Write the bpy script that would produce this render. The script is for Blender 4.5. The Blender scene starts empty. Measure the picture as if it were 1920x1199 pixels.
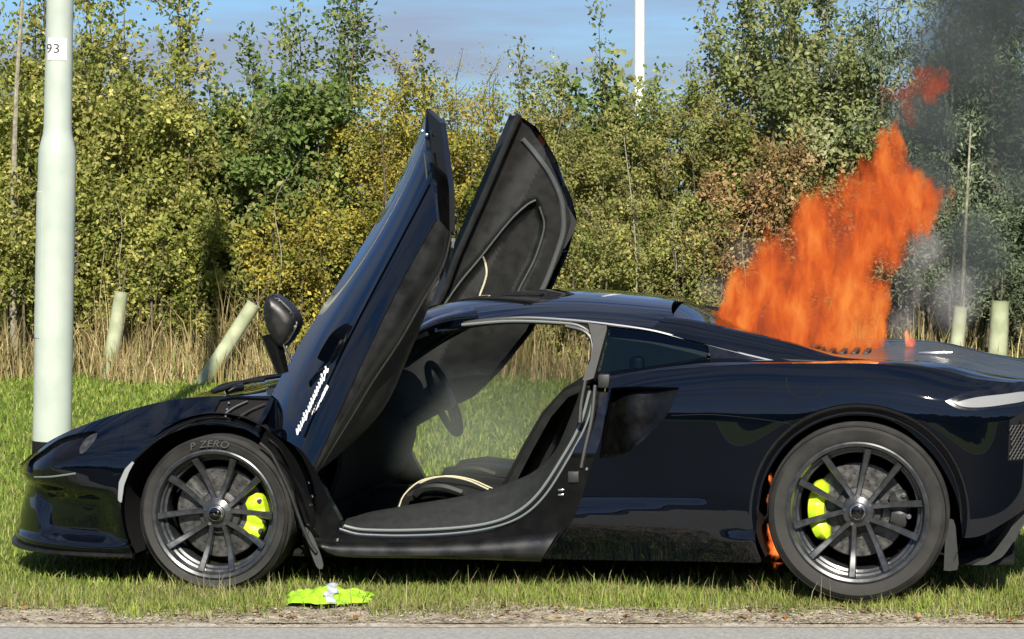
import bpy, bmesh, math, random
import numpy as np
from mathutils import Matrix, Vector
from mathutils.geometry import delaunay_2d_cdt

random.seed(7)
RNG = np.random.default_rng(11)
scene = bpy.context.scene
COL = scene.collection
R = math.radians

# ------------------------------------------------------------------ camera, sky, sun, exposure
cam_data = bpy.data.cameras.new('camera')
cam = bpy.data.objects.new('camera', cam_data)
COL.objects.link(cam)
cam.location = (0.0, 0.0, 1.65)
cam.rotation_euler = (R(90 - 2.7514), 0, 0)
cam_data.sensor_width = 36.0
cam_data.lens = 36.0 * 5150.0 / 1920.0
cam_data.clip_start = 0.1
cam_data.clip_end = 2000
scene.camera = cam

SUN_EL, SUN_AZ = R(35), R(1.6)          # sun behind the camera, a little to its right
world = bpy.data.worlds.new('World')
scene.world = world
world.use_nodes = True
wn = world.node_tree.nodes
wl = world.node_tree.links
bg = wn['Background']
sky = wn.new('ShaderNodeTexSky')
sky.sky_type = 'NISHITA'
sky.sun_disc = False
sky.sun_elevation = SUN_EL
sky.sun_rotation = math.pi - SUN_AZ
sky.altitude = 0
sky.air_density = 1.0
sky.dust_density = 0.4
sky.ozone_density = 2.5
tc = wn.new('ShaderNodeTexCoord')
mp = wn.new('ShaderNodeMapping')
mp.inputs['Scale'].default_value = (2.2, 2.2, 17.0)
mp.inputs['Location'].default_value = (0.35, 0.2, 0.1)
nz = wn.new('ShaderNodeTexNoise')
nz.inputs['Scale'].default_value = 1.6
nz.inputs['Detail'].default_value = 7
nz.inputs['Roughness'].default_value = 0.55
rp = wn.new('ShaderNodeValToRGB')
rp.color_ramp.elements[0].position = 0.38
rp.color_ramp.elements[0].color = (0, 0, 0, 1)
rp.color_ramp.elements[1].position = 0.58
rp.color_ramp.elements[1].color = (0.85, 0.85, 0.85, 1)
mixc = wn.new('ShaderNodeMix')
mixc.data_type = 'RGBA'
mixc.inputs[7].default_value = (3.0, 3.4, 4.5, 1)      # blue grey cloud
tint = wn.new('ShaderNodeMix')
tint.data_type = 'RGBA'
tint.blend_type = 'MULTIPLY'
tint.inputs[0].default_value = 1.0
tint.inputs[7].default_value = (0.46, 0.69, 1.05, 1)
wl.new(tc.outputs['Generated'], mp.inputs['Vector'])
wl.new(mp.outputs[0], nz.inputs['Vector'])
wl.new(nz.outputs['Fac'], rp.inputs[0])
wl.new(sky.outputs[0], tint.inputs[6])
wl.new(tint.outputs[2], mixc.inputs[6])
wl.new(rp.outputs[0], mixc.inputs[0])
wl.new(mixc.outputs[2], bg.inputs['Color'])
bg.inputs['Strength'].default_value = 0.07

sun_d = bpy.data.lights.new('sun', 'SUN')
sun_d.energy = 4.8
sun_d.angle = R(0.5)
sun_d.color = (1.0, 0.92, 0.78)
sun = bpy.data.objects.new('sun', sun_d)
COL.objects.link(sun)
to_sun = Vector((math.sin(SUN_AZ) * math.cos(SUN_EL), -math.cos(SUN_AZ) * math.cos(SUN_EL), math.sin(SUN_EL)))
sun.rotation_euler = to_sun.to_track_quat('Z', 'Y').to_euler()
sun.location = to_sun * 40

vs = scene.view_settings
vs.view_transform = 'Standard'
vs.look = 'None'
vs.exposure = 0.75
vs.gamma = 1.0
vs.use_curve_mapping = False
cy = scene.cycles
cy.max_bounces = 8
cy.diffuse_bounces = 3
cy.glossy_bounces = 4
cy.transmission_bounces = 6
cy.transparent_max_bounces = 12
cy.volume_bounces = 0
cy.volume_step_rate = 1.0
cy.volume_max_steps = 256
cy.use_denoising = True
cy.denoiser = 'OPENIMAGEDENOISE'
cy.denoising_input_passes = 'RGB_ALBEDO_NORMAL'
cy.caustics_reflective = False
cy.caustics_refractive = False

# ------------------------------------------------------------------ helpers
def link(o, parent=None):
    COL.objects.link(o)
    if parent is not None:
        o.parent = parent
    return o

def tag(o, label=None, cat=None, group=None, kind=None):
    if label: o['label'] = label
    if cat: o['category'] = cat
    if group: o['group'] = group
    if kind: o['kind'] = kind
    return o

def empty(name, loc=(0, 0, 0), parent=None):
    o = bpy.data.objects.new(name, None)
    o.empty_display_size = 0.1
    o.location = loc
    return link(o, parent)

def build(name, verts, faces, mat=None, parent=None, smooth=True, normals=None, colors=None):
    """one mesh object from python lists / arrays; normals: per-corner custom normals"""
    me = bpy.data.meshes.new(name)
    me.from_pydata([tuple(map(float, v)) for v in verts], [], [tuple(map(int, f)) for f in faces])
    if smooth:
        me.polygons.foreach_set('use_smooth', [True] * len(me.polygons))
    if mat: me.materials.append(mat)
    me.update()
    if normals is not None:
        me.normals_split_custom_set([tuple(map(float, n)) for n in normals])
    o = bpy.data.objects.new(name, me)
    return link(o, parent)

def fast_mesh(name, V, F, mat, parent=None, colors=None, smooth=False):
    """big meshes: V (n,3), F (m,k) arrays, colors per vertex (n,3)"""
    me = bpy.data.meshes.new(name)
    V = np.ascontiguousarray(V, dtype=np.float32)
    F = np.ascontiguousarray(F, dtype=np.int32)
    m, k = F.shape
    me.vertices.add(len(V)); me.vertices.foreach_set('co', V.ravel())
    me.loops.add(m * k); me.loops.foreach_set('vertex_index', F.ravel())
    me.polygons.add(m)
    me.polygons.foreach_set('loop_start', np.arange(0, m * k, k, dtype=np.int32))
    me.polygons.foreach_set('loop_total', np.full(m, k, dtype=np.int32))
    if smooth: me.polygons.foreach_set('use_smooth', np.ones(m, dtype=bool))
    me.update(calc_edges=True)
    if colors is not None:
        a = me.color_attributes.new('tone', 'FLOAT_COLOR', 'POINT')
        c = np.ones((len(V), 4), dtype=np.float32); c[:, :3] = colors
        a.data.foreach_set('color', c.ravel())
    me.materials.append(mat)
    me.validate()
    o = bpy.data.objects.new(name, me)
    return link(o, parent)

class MB:
    """collects simple solids, then links them as ONE mesh"""
    def __init__(self): self.v, self.f = [], []
    def add(self, v, f):
        n = len(self.v)
        self.v += [tuple(p) for p in v]; self.f += [tuple(i + n for i in q) for q in f]
        return self
    def box(self, lo, hi, bev=0.0, M=None):
        bm = bmesh.new()
        bmesh.ops.create_cube(bm, size=1.0)
        lo, hi = np.array(lo, float), np.array(hi, float)
        for v in bm.verts:
            v.co = Vector((lo + hi) / 2 + np.array(v.co) * (hi - lo))
        if bev > 0:
            bmesh.ops.bevel(bm, geom=bm.edges[:], offset=bev, segments=2, affect='EDGES', profile=0.5)
        if M is not None: bm.transform(M)
        bm.verts.index_update()
        self.add([v.co[:] for v in bm.verts], [[v.index for v in f.verts] for f in bm.faces])
        bm.free(); return self
    def tube(self, path, rad, sides=8, cap=True, flat=1.0):
        P = np.array(path, float); n = len(P)
        rad = np.broadcast_to(np.array(rad, float), (n,))
        T = np.gradient(P, axis=0); T /= np.linalg.norm(T, axis=1, keepdims=True) + 1e-9
        up = np.array([0, 0, 1.0]) if abs(T[0][2]) < 0.9 else np.array([0, 1.0, 0])
        V = []; prev = None
        for i in range(n):
            a = np.cross(T[i], up) if prev is None else prev - T[i] * np.dot(prev, T[i])
            a /= np.linalg.norm(a) + 1e-9; prev = a
            b = np.cross(T[i], a)
            for k in range(sides):
                t = 2 * math.pi * k / sides
                V.append(P[i] + rad[i] * (math.cos(t) * a + flat * math.sin(t) * b))
        F = [(i * sides + k, i * sides + (k + 1) % sides, (i + 1) * sides + (k + 1) % sides, (i + 1) * sides + k)
             for i in range(n - 1) for k in range(sides)]
        if cap:
            F += [tuple(range(sides - 1, -1, -1)), tuple((n - 1) * sides + k for k in range(sides))]
        return self.add(V, F)
    def lathe(self, prof, seg=48, axis='y', closed=False):
        V, F = [], []
        n = len(prof)
        for k in range(seg):
            t = 2 * math.pi * k / seg
            for r, h in prof:
                a, b = r * math.cos(t), r * math.sin(t)
                V.append((a, h, b) if axis == 'y' else (a, b, h))
        for k in range(seg):
            q = (k + 1) % seg
            for i in range(n if closed else n - 1):
                j = (i + 1) % n
                F.append((k * n + i, k * n + j, q * n + j, q * n + i))
        return self.add(V, F)
    def build(self, name, mat, parent=None, smooth=True, angle=35):
        o = build(name, self.v, self.f, mat, parent, smooth=False)
        me = o.data
        bm = bmesh.new(); bm.from_mesh(me)
        bmesh.ops.recalc_face_normals(bm, faces=bm.faces[:])
        bm.to_mesh(me); bm.free()
        if smooth:
            try:
                me.shade_smooth() if False else None
                me.polygons.foreach_set('use_smooth', [True] * len(me.polygons))
                me.set_sharp_from_angle(angle=R(angle))
            except Exception:
                pass
        return o

def resample(P, n=None, step=None, smooth=True):
    """Catmull-Rom through the points, then even spacing"""
    P = np.array(P, float)
    if smooth and len(P) > 2:
        Q = np.vstack([2 * P[0] - P[1], P, 2 * P[-1] - P[-2]])
        out = []
        for i in range(1, len(Q) - 2):
            p0, p1, p2, p3 = Q[i - 1:i + 3]
            t = np.linspace(0, 1, 24, endpoint=False)[:, None]
            out.append(0.5 * (2 * p1 + (p2 - p0) * t + (2 * p0 - 5 * p1 + 4 * p2 - p3) * t**2 + (3 * p1 - p0 - 3 * p2 + p3) * t**3))
        P = np.vstack(out + [P[-1:]])
    s = np.concatenate([[0], np.cumsum(np.linalg.norm(np.diff(P, axis=0), axis=1))])
    if n is None: n = max(2, int(round(s[-1] / step)) + 1)
    t = np.linspace(0, s[-1], n)
    return np.stack([np.interp(t, s, P[:, k]) for k in range(P.shape[1])], 1)

def spline(xs, ys):
    """natural cubic spline, linear outside"""
    xs, ys = np.array(xs, float), np.array(ys, float)
    n = len(xs); h = np.diff(xs)
    A = np.eye(n); b = np.zeros(n)
    for i in range(1, n - 1):
        A[i, i - 1], A[i, i], A[i, i + 1] = h[i - 1], 2 * (h[i - 1] + h[i]), h[i]
        b[i] = 6 * ((ys[i + 1] - ys[i]) / h[i] - (ys[i] - ys[i - 1]) / h[i - 1])
    M = np.linalg.solve(A, b)
    def f(x):
        x = np.asarray(x, float)
        xc = np.clip(x, xs[0], xs[-1])
        i = np.clip(np.searchsorted(xs, xc) - 1, 0, n - 2)
        a, c, hh = xs[i + 1] - xc, xc - xs[i], h[i]
        y = M[i] * a**3 / (6 * hh) + M[i + 1] * c**3 / (6 * hh) + (ys[i] / hh - M[i] * hh / 6) * a + (ys[i + 1] / hh - M[i + 1] * hh / 6) * c
        return y
    return f

def sstep(a, b, x):
    t = np.clip((x - a) / (b - a), 0, 1)
    return t * t * (3 - 2 * t)

def inside(poly, pts):
    x, y = pts[:, 0], pts[:, 1]
    c = np.zeros(len(pts), bool)
    n = len(poly)
    for i in range(n):
        x0, y0 = poly[i]; x1, y1 = poly[(i + 1) % n]
        if y0 == y1: continue
        k = ((y0 > y) != (y1 > y)) & (x < (x1 - x0) * (y - y0) / (y1 - y0) + x0)
        c ^= k
    return c

def dist_poly(poly, pts):
    d = np.full(len(pts), 1e9)
    n = len(poly)
    for i in range(n):
        a, b = poly[i], poly[(i + 1) % n]
        ab = b - a
        t = np.clip(((pts - a) @ ab) / (ab @ ab + 1e-12), 0, 1)
        d = np.minimum(d, np.linalg.norm(pts - a - t[:, None] * ab, axis=1))
    return d

def outline(*segs, step=0.018, smooth=True):
    """closed outline from segments that share end points (corners stay sharp)"""
    out = []
    for s in segs:
        s = np.array(s, float)[:, :2]
        r = resample(s, step=step, smooth=smooth and len(s) > 2)
        out.append(r[:-1])
    P = np.vstack(out)
    keep = np.linalg.norm(P - np.roll(P, 1, axis=0), axis=1) > 1e-4
    return P[keep]

def shrink_poly(P, d):
    nxt, prv = np.roll(P, -1, axis=0), np.roll(P, 1, axis=0)
    t = nxt - prv
    t /= np.linalg.norm(t, axis=1, keepdims=True) + 1e-12
    area = 0.5 * np.sum(P[:, 0] * nxt[:, 1] - nxt[:, 0] * P[:, 1])
    n = np.stack([-t[:, 1], t[:, 0]], 1) * (1 if area > 0 else -1)
    return P + n * d

def panel(name, poly, F, mat, parent, holes=(), h=0.035, gap=0.0015, depth=0.018, flip=False, out=(0, -1, 0), extra=None, straight=False):
    """pressed panel: a trimmed piece of the smooth surface F(u,v) with returned edges.
    flip mirrors it to the other flank."""
    if gap: poly = shrink_poly(poly, gap)
    loops = [poly] + [np.array(q) for q in holes]
    lo, hi = poly.min(0), poly.max(0)
    gx, gy = np.meshgrid(np.arange(lo[0] + h * .5, hi[0], h), np.arange(lo[1] + h * .5, hi[1], h))
    G = np.stack([gx.ravel(), gy.ravel()], 1)
    ok = inside(poly, G)
    for q in holes: ok &= ~inside(np.array(q), G)
    G = G[ok]
    if extra is not None:
        E_ = np.array(extra); k_ = inside(poly, E_)
        for q in holes: k_ &= ~inside(np.array(q), E_)
        E_ = E_[k_]
        if len(E_):
            if len(G):
                dd = np.min(np.hypot(G[:, None, 0] - E_[None, :, 0], G[:, None, 1] - E_[None, :, 1]), axis=1)
                G = G[dd > h * .5]
            G = np.vstack([G, E_])
    if len(G):
        ok = np.ones(len(G), bool)
        for q in loops: ok &= dist_poly(q, G) > h * 0.35
        G = G[ok]
    pts, edges = [], []
    for q in loops:
        n0 = len(pts); m = len(q)
        pts += [tuple(p) for p in q]
        edges += [(n0 + i, n0 + (i + 1) % m) for i in range(m)]
    pts += [tuple(p) for p in G]
    r = delaunay_2d_cdt([Vector(p) for p in pts], edges, [], 0, 1e-6)
    V2 = np.array([v[:] for v in r[0]])
    tri = np.array([t for t in r[2] if len(t) == 3])
    cen = V2[tri].mean(1)
    ok = inside(poly, cen)
    for q in holes: ok &= ~inside(np.array(q), cen)
    tri = tri[ok]
    P = F(V2[:, 0], V2[:, 1])
    e = 1e-3
    du = F(V2[:, 0] + e, V2[:, 1]) - F(V2[:, 0] - e, V2[:, 1])
    dv = F(V2[:, 0], V2[:, 1] + e) - F(V2[:, 0], V2[:, 1] - e)
    N = np.cross(du, dv)
    N /= np.linalg.norm(N, axis=1, keepdims=True) + 1e-12
    s = np.sign((N @ np.array(out, float)).sum()) or 1
    N *= s
    # orient the triangles along N
    fn = np.cross(P[tri[:, 1]] - P[tri[:, 0]], P[tri[:, 2]] - P[tri[:, 0]])
    bad = (fn * N[tri].mean(1)).sum(1) < 0
    tri[bad] = tri[bad][:, ::-1]
    faces = [list(t) for t in tri]
    norms = [N[i] for t in tri for i in t]
    # returned edges
    cnt = {}
    for t in tri:
        for a, b in ((t[0], t[1]), (t[1], t[2]), (t[2], t[0])):
            cnt[(a, b)] = 1
    rim = [(a, b) for (a, b) in cnt if (b, a) not in cnt]
    idx = {}
    VV = [p for p in P]
    dep = depth(V2) if callable(depth) else np.full(len(P), depth)
    for a, b in rim:
        for i in (a, b):
            if i not in idx:
                idx[i] = (len(VV), len(VV) + 1)
                VV.append(P[i]); VV.append(P[i] - (np.array(out, float) if straight else N[i]) * dep[i])
    for a, b in rim:
        (a0, a1), (b0, b1) = idx[a], idx[b]
        f = [b0, a0, a1, b1]
        n = np.cross(VV[a0] - VV[b0], VV[a1] - VV[b0]); n = n / (np.linalg.norm(n) + 1e-12)
        faces.append(f); norms += [n] * 4
    VV = np.array(VV)
    norms = np.array(norms)
    if flip:
        VV = VV * (1, -1, 1)
        k = 0; nf, nn = [], []
        for f in faces:
            m = len(f)
            nf.append(f[::-1]); nn.append(norms[k:k + m][::-1] * (1, -1, 1)); k += m
        faces, norms = nf, np.vstack(nn)
    return build(name, VV, faces, mat, parent, normals=norms)

def loft(name, rows, mat, parent, nv=None, smooth_rows=True, thick=0.012, flip=False, close=False, outward=None):
    """skin over a list of curves with equal point counts; given a real thickness"""
    Rw = np.array(rows, float)                     # (k, n, 3)
    if smooth_rows and nv and len(Rw) > 2:
        Rw = np.stack([resample(Rw[:, i], n=nv) for i in range(Rw.shape[1])], 1)
    elif nv:
        Rw = np.stack([resample(Rw[:, i], n=nv, smooth=False) for i in range(Rw.shape[1])], 1)
    k, n = Rw.shape[:2]
    if flip: Rw = Rw * (1, -1, 1)
    V = Rw.reshape(-1, 3)
    F = [(i * n + j, i * n + j + 1, (i + 1) * n + j + 1, (i + 1) * n + j) for i in range(k - 1) for j in range(n - 1)]
    du = np.gradient(Rw, axis=0); dv = np.gradient(Rw, axis=1)
    N = np.cross(du, dv); N /= np.linalg.norm(N, axis=2, keepdims=True) + 1e-12
    N = N.reshape(-1, 3)
    if outward is not None:
        o = np.array(outward, float) * ((1, -1, 1) if flip else (1, 1, 1))
        if (N @ o).sum() < 0: N = -N
    V2 = V - N * thick
    m = len(V)
    A = np.vstack([V, V2])
    FF = list(F) + [tuple(i + m for i in f[::-1]) for f in F]
    ring = [j for j in range(n)] + [i * n + n - 1 for i in range(1, k)] + [(k - 1) * n + j for j in range(n - 2, -1, -1)] + [i * n for i in range(k - 2, 0, -1)]
    for a, b in zip(ring, ring[1:] + ring[:1]):
        FF.append((a, b, b + m, a + m))
    o = build(name, A, FF, mat, parent, smooth=False)
    bm = bmesh.new(); bm.from_mesh(o.data); bmesh.ops.recalc_face_normals(bm, faces=bm.faces[:]); bm.to_mesh(o.data); bm.free()
    o.data.polygons.foreach_set('use_smooth', [True] * len(o.data.polygons))
    o.data.set_sharp_from_angle(angle=R(40))
    return o

def text_mesh(name, body, size, depth, mat, parent, shear=0.0, space=1.0):
    cu = bpy.data.curves.new(name, 'FONT')
    cu.body = body; cu.size = size; cu.extrude = depth; cu.shear = shear; cu.space_character = space
    cu.align_x = 'CENTER'; cu.align_y = 'CENTER'
    t = bpy.data.objects.new(name, cu); COL.objects.link(t)
    dg = bpy.context.evaluated_depsgraph_get()
    me = bpy.data.meshes.new_from_object(t.evaluated_get(dg))
    bpy.data.objects.remove(t)
    me.materials.clear(); me.materials.append(mat)
    o = bpy.data.objects.new(name, me)
    return link(o, parent)

# ------------------------------------------------------------------ materials
def pmat(name, color, rough=0.5, metal=0.0, coat=0.0, coat_rough=0.03, spec=0.5, trans=0.0, ior=1.5):
    m = bpy.data.materials.new(name); m.use_nodes = True
    b = m.node_tree.nodes['Principled BSDF']
    b.inputs['Base Color'].default_value = (*color, 1)
    b.inputs['Roughness'].default_value = rough
    b.inputs['Metallic'].default_value = metal
    b.inputs['Coat Weight'].default_value = coat
    b.inputs['Coat Roughness'].default_value = coat_rough
    b.inputs['Specular IOR Level'].default_value = spec
    b.inputs['Transmission Weight'].default_value = trans
    b.inputs['IOR'].default_value = ior
    return m

def nd(m, t): return m.node_tree.nodes.new(t)
def lk(m, a, b): m.node_tree.links.new(a, b)

def vary(m, c1, c2, scale=20, detail=4, lo=.35, hi=.65, coord='Object', rough=None, bump=0.0, bscale=None, bdist=0.01):
    """noise between two colours of the material itself; optional roughness range and fine relief"""
    b = m.node_tree.nodes['Principled BSDF']
    t = nd(m, 'ShaderNodeTexCoord')
    n = nd(m, 'ShaderNodeTexNoise'); n.inputs['Scale'].default_value = scale; n.inputs['Detail'].default_value = detail
    lk(m, t.outputs[coord], n.inputs['Vector'])
    r = nd(m, 'ShaderNodeValToRGB')
    r.color_ramp.elements[0].position = lo; r.color_ramp.elements[0].color = (*c1, 1)
    r.color_ramp.elements[1].position = hi; r.color_ramp.elements[1].color = (*c2, 1)
    lk(m, n.outputs['Fac'], r.inputs[0]); lk(m, r.outputs[0], b.inputs['Base Color'])
    if rough:
        q = nd(m, 'ShaderNodeMapRange'); q.inputs['To Min'].default_value = rough[0]; q.inputs['To Max'].default_value = rough[1]
        q.inputs['From Min'].default_value = .3; q.inputs['From Max'].default_value = .7
        lk(m, n.outputs['Fac'], q.inputs['Value']); lk(m, q.outputs[0], b.inputs['Roughness'])
    if bump:
        n2 = nd(m, 'ShaderNodeTexNoise'); n2.inputs['Scale'].default_value = bscale or scale * 4; n2.inputs['Detail'].default_value = 5
        lk(m, t.outputs[coord], n2.inputs['Vector'])
        bp = nd(m, 'ShaderNodeBump'); bp.inputs['Strength'].default_value = bump; bp.inputs['Distance'].default_value = bdist
        lk(m, n2.outputs['Fac'], bp.inputs['Height']); lk(m, bp.outputs[0], b.inputs['Normal'])
    return m

M = {}
M['paint'] = pmat('car_paint', (.0011, .0020, .0042), .30, 0, 1.0, .012, .0)
vary(M['paint'], (.0008, .0016, .0034), (.0014, .0026, .0052), 3, 3, coord='Object', rough=(.22, .36))
M['paint'].node_tree.nodes['Principled BSDF'].inputs['Coat IOR'].default_value = 1.60
M['gloss'] = pmat('gloss_black', (.006, .006, .007), .10, 0, .6, .03)
vary(M['gloss'], (.0020, .0020, .0024), (.004, .004, .0042), 14, 4, rough=(.06, .22))
M['satin'] = pmat('satin_black', (.012, .013, .014), .42)
vary(M['satin'], (.005, .0055, .006), (.010, .0105, .0105), 25, 5, rough=(.35, .55), bump=.15, bscale=300, bdist=.001)
M['matt'] = pmat('matt_black', (.008, .008, .009), .85, spec=.2)
M['trim'] = vary(pmat('grey_trim', (.028, .031, .031), .55), (.013, .015, .0152), (.020, .0225, .0225), 30, 4, bump=.2, bscale=500, bdist=.001)
M['inner'] = vary(pmat('charcoal_leather', (.02, .022, .022), .5), (.0070, .0080, .0078), (.0095, .0108, .0104), 18, 4, rough=(.42, .6), bump=.25, bscale=420, bdist=.0008)
M['facet'] = vary(pmat('door_underside_paint', (.015, .016, .016), .3, 0, .3, .15), (.004, .0045, .0047), (.007, .0073, .0072), 12, 5, rough=(.25, .5))
M['seal'] = pmat('bright_seal', (.15, .17, .175), .35, .0, .4, .1)
M['edgeseal'] = pmat('edge_seal', (.07, .078, .08), .4, 0, .3, .2)
M['chrome'] = pmat('brushed_trim', (.55, .56, .56), .25, 1.0)
M['tyre'] = vary(pmat('tyre_rubber', (.028, .028, .027), .75, spec=.35), (.019, .019, .0185), (.032, .0315, .030), 16, 5, rough=(.62, .85), bump=.15, bscale=220, bdist=.001)
M['tyretext'] = pmat('tyre_lettering', (.055, .055, .053), .6)
M['rim'] = vary(pmat('graphite_rim', (.07, .075, .08), .34, .45, .3, .12), (.036, .040, .044), (.060, .065, .070), 30, 3, rough=(.26, .40))
M['disc'] = vary(pmat('brake_disc', (.22, .22, .22), .38, .8), (.085, .085, .082), (.15, .15, .145), 40, 5, rough=(.3, .5))
M['hat'] = vary(pmat('disc_hat', (.05, .05, .05), .55, .4), (.035, .035, .036), (.07, .07, .068), 40, 4)
M['lime'] = vary(pmat('caliper_lime', (.50, .72, .02), .35, 0, .3, .1), (.42, .62, .02), (.56, .76, .03), 20, 4, rough=(.3, .5))
M['greycal'] = pmat('caliper_grey', (.04, .042, .043), .5, .3)
M['silver'] = pmat('silver', (.65, .65, .65), .25, 1.0)
M['white'] = pmat('white_print', (.75, .76, .78), .45)
M['cream'] = pmat('cream_piping', (.55, .52, .36), .6)
M['red'] = pmat('red_button', (.30, .02, .015), .5)
M['lensw'] = pmat('lamp_lens', (.22, .23, .23), .14, 0, 1, .02)
M['lip_glint'] = pmat('painted_glint', (.26, .28, .29), .2, 0, .6, .05)
M['lampblack'] = pmat('lamp_black', (.0025, .0025, .003), .16, spec=.35)
M['duct'] = vary(pmat('duct_black', (.012, .013, .013), .34, 0, 0, .15, .35), (.0015, .0017, .0018), (.0035, .0038, .0038), 22, 4, rough=(.26, .42))
M['carbon'] = vary(pmat('burnt_cover', (.02, .02, .02), .5), (.015, .015, .015), (.045, .042, .04), 16, 6, rough=(.35, .8))
M['deck_grey'] = vary(pmat('dull_deck_paint', (.02, .025, .03), .35, 0, .6, .22), (.016, .021, .027), (.050, .055, .058), 7, 6, rough=(.3, .6))  # greyer, rougher, mottled paint for the rear deck
M['mirror'] = pmat('mirror_glass', (.8, .8, .8), .02, 1.0)

def glass(name, tint, rough=0.0, mix=.1):
    """thin tinted pane: tinted see-through plus a mirror coat by Fresnel"""
    m = bpy.data.materials.new(name); m.use_nodes = True
    nt = m.node_tree; nt.nodes.remove(nt.nodes['Principled BSDF'])
    o = nt.nodes['Material Output']
    t = nd(m, 'ShaderNodeBsdfTransparent'); t.inputs[0].default_value = (*tint, 1)
    g = nd(m, 'ShaderNodeBsdfGlossy'); g.inputs['Roughness'].default_value = rough
    f = nd(m, 'ShaderNodeFresnel'); f.inputs[0].default_value = 1.5
    x = nd(m, 'ShaderNodeMixShader')
    lk(m, f.outputs[0], x.inputs[0]); lk(m, t.outputs[0], x.inputs[1]); lk(m, g.outputs[0], x.inputs[2])
    lk(m, x.outputs[0], o.inputs['Surface'])
    return m
M['glass_dark'] = glass('dark_glass', (.16, .24, .24), .01)
M['glass_clear'] = glass('windscreen_glass', (.55, .65, .62), .0)
M['glass_door'] = glass('door_glass', (.45, .55, .50), .0)

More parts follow.
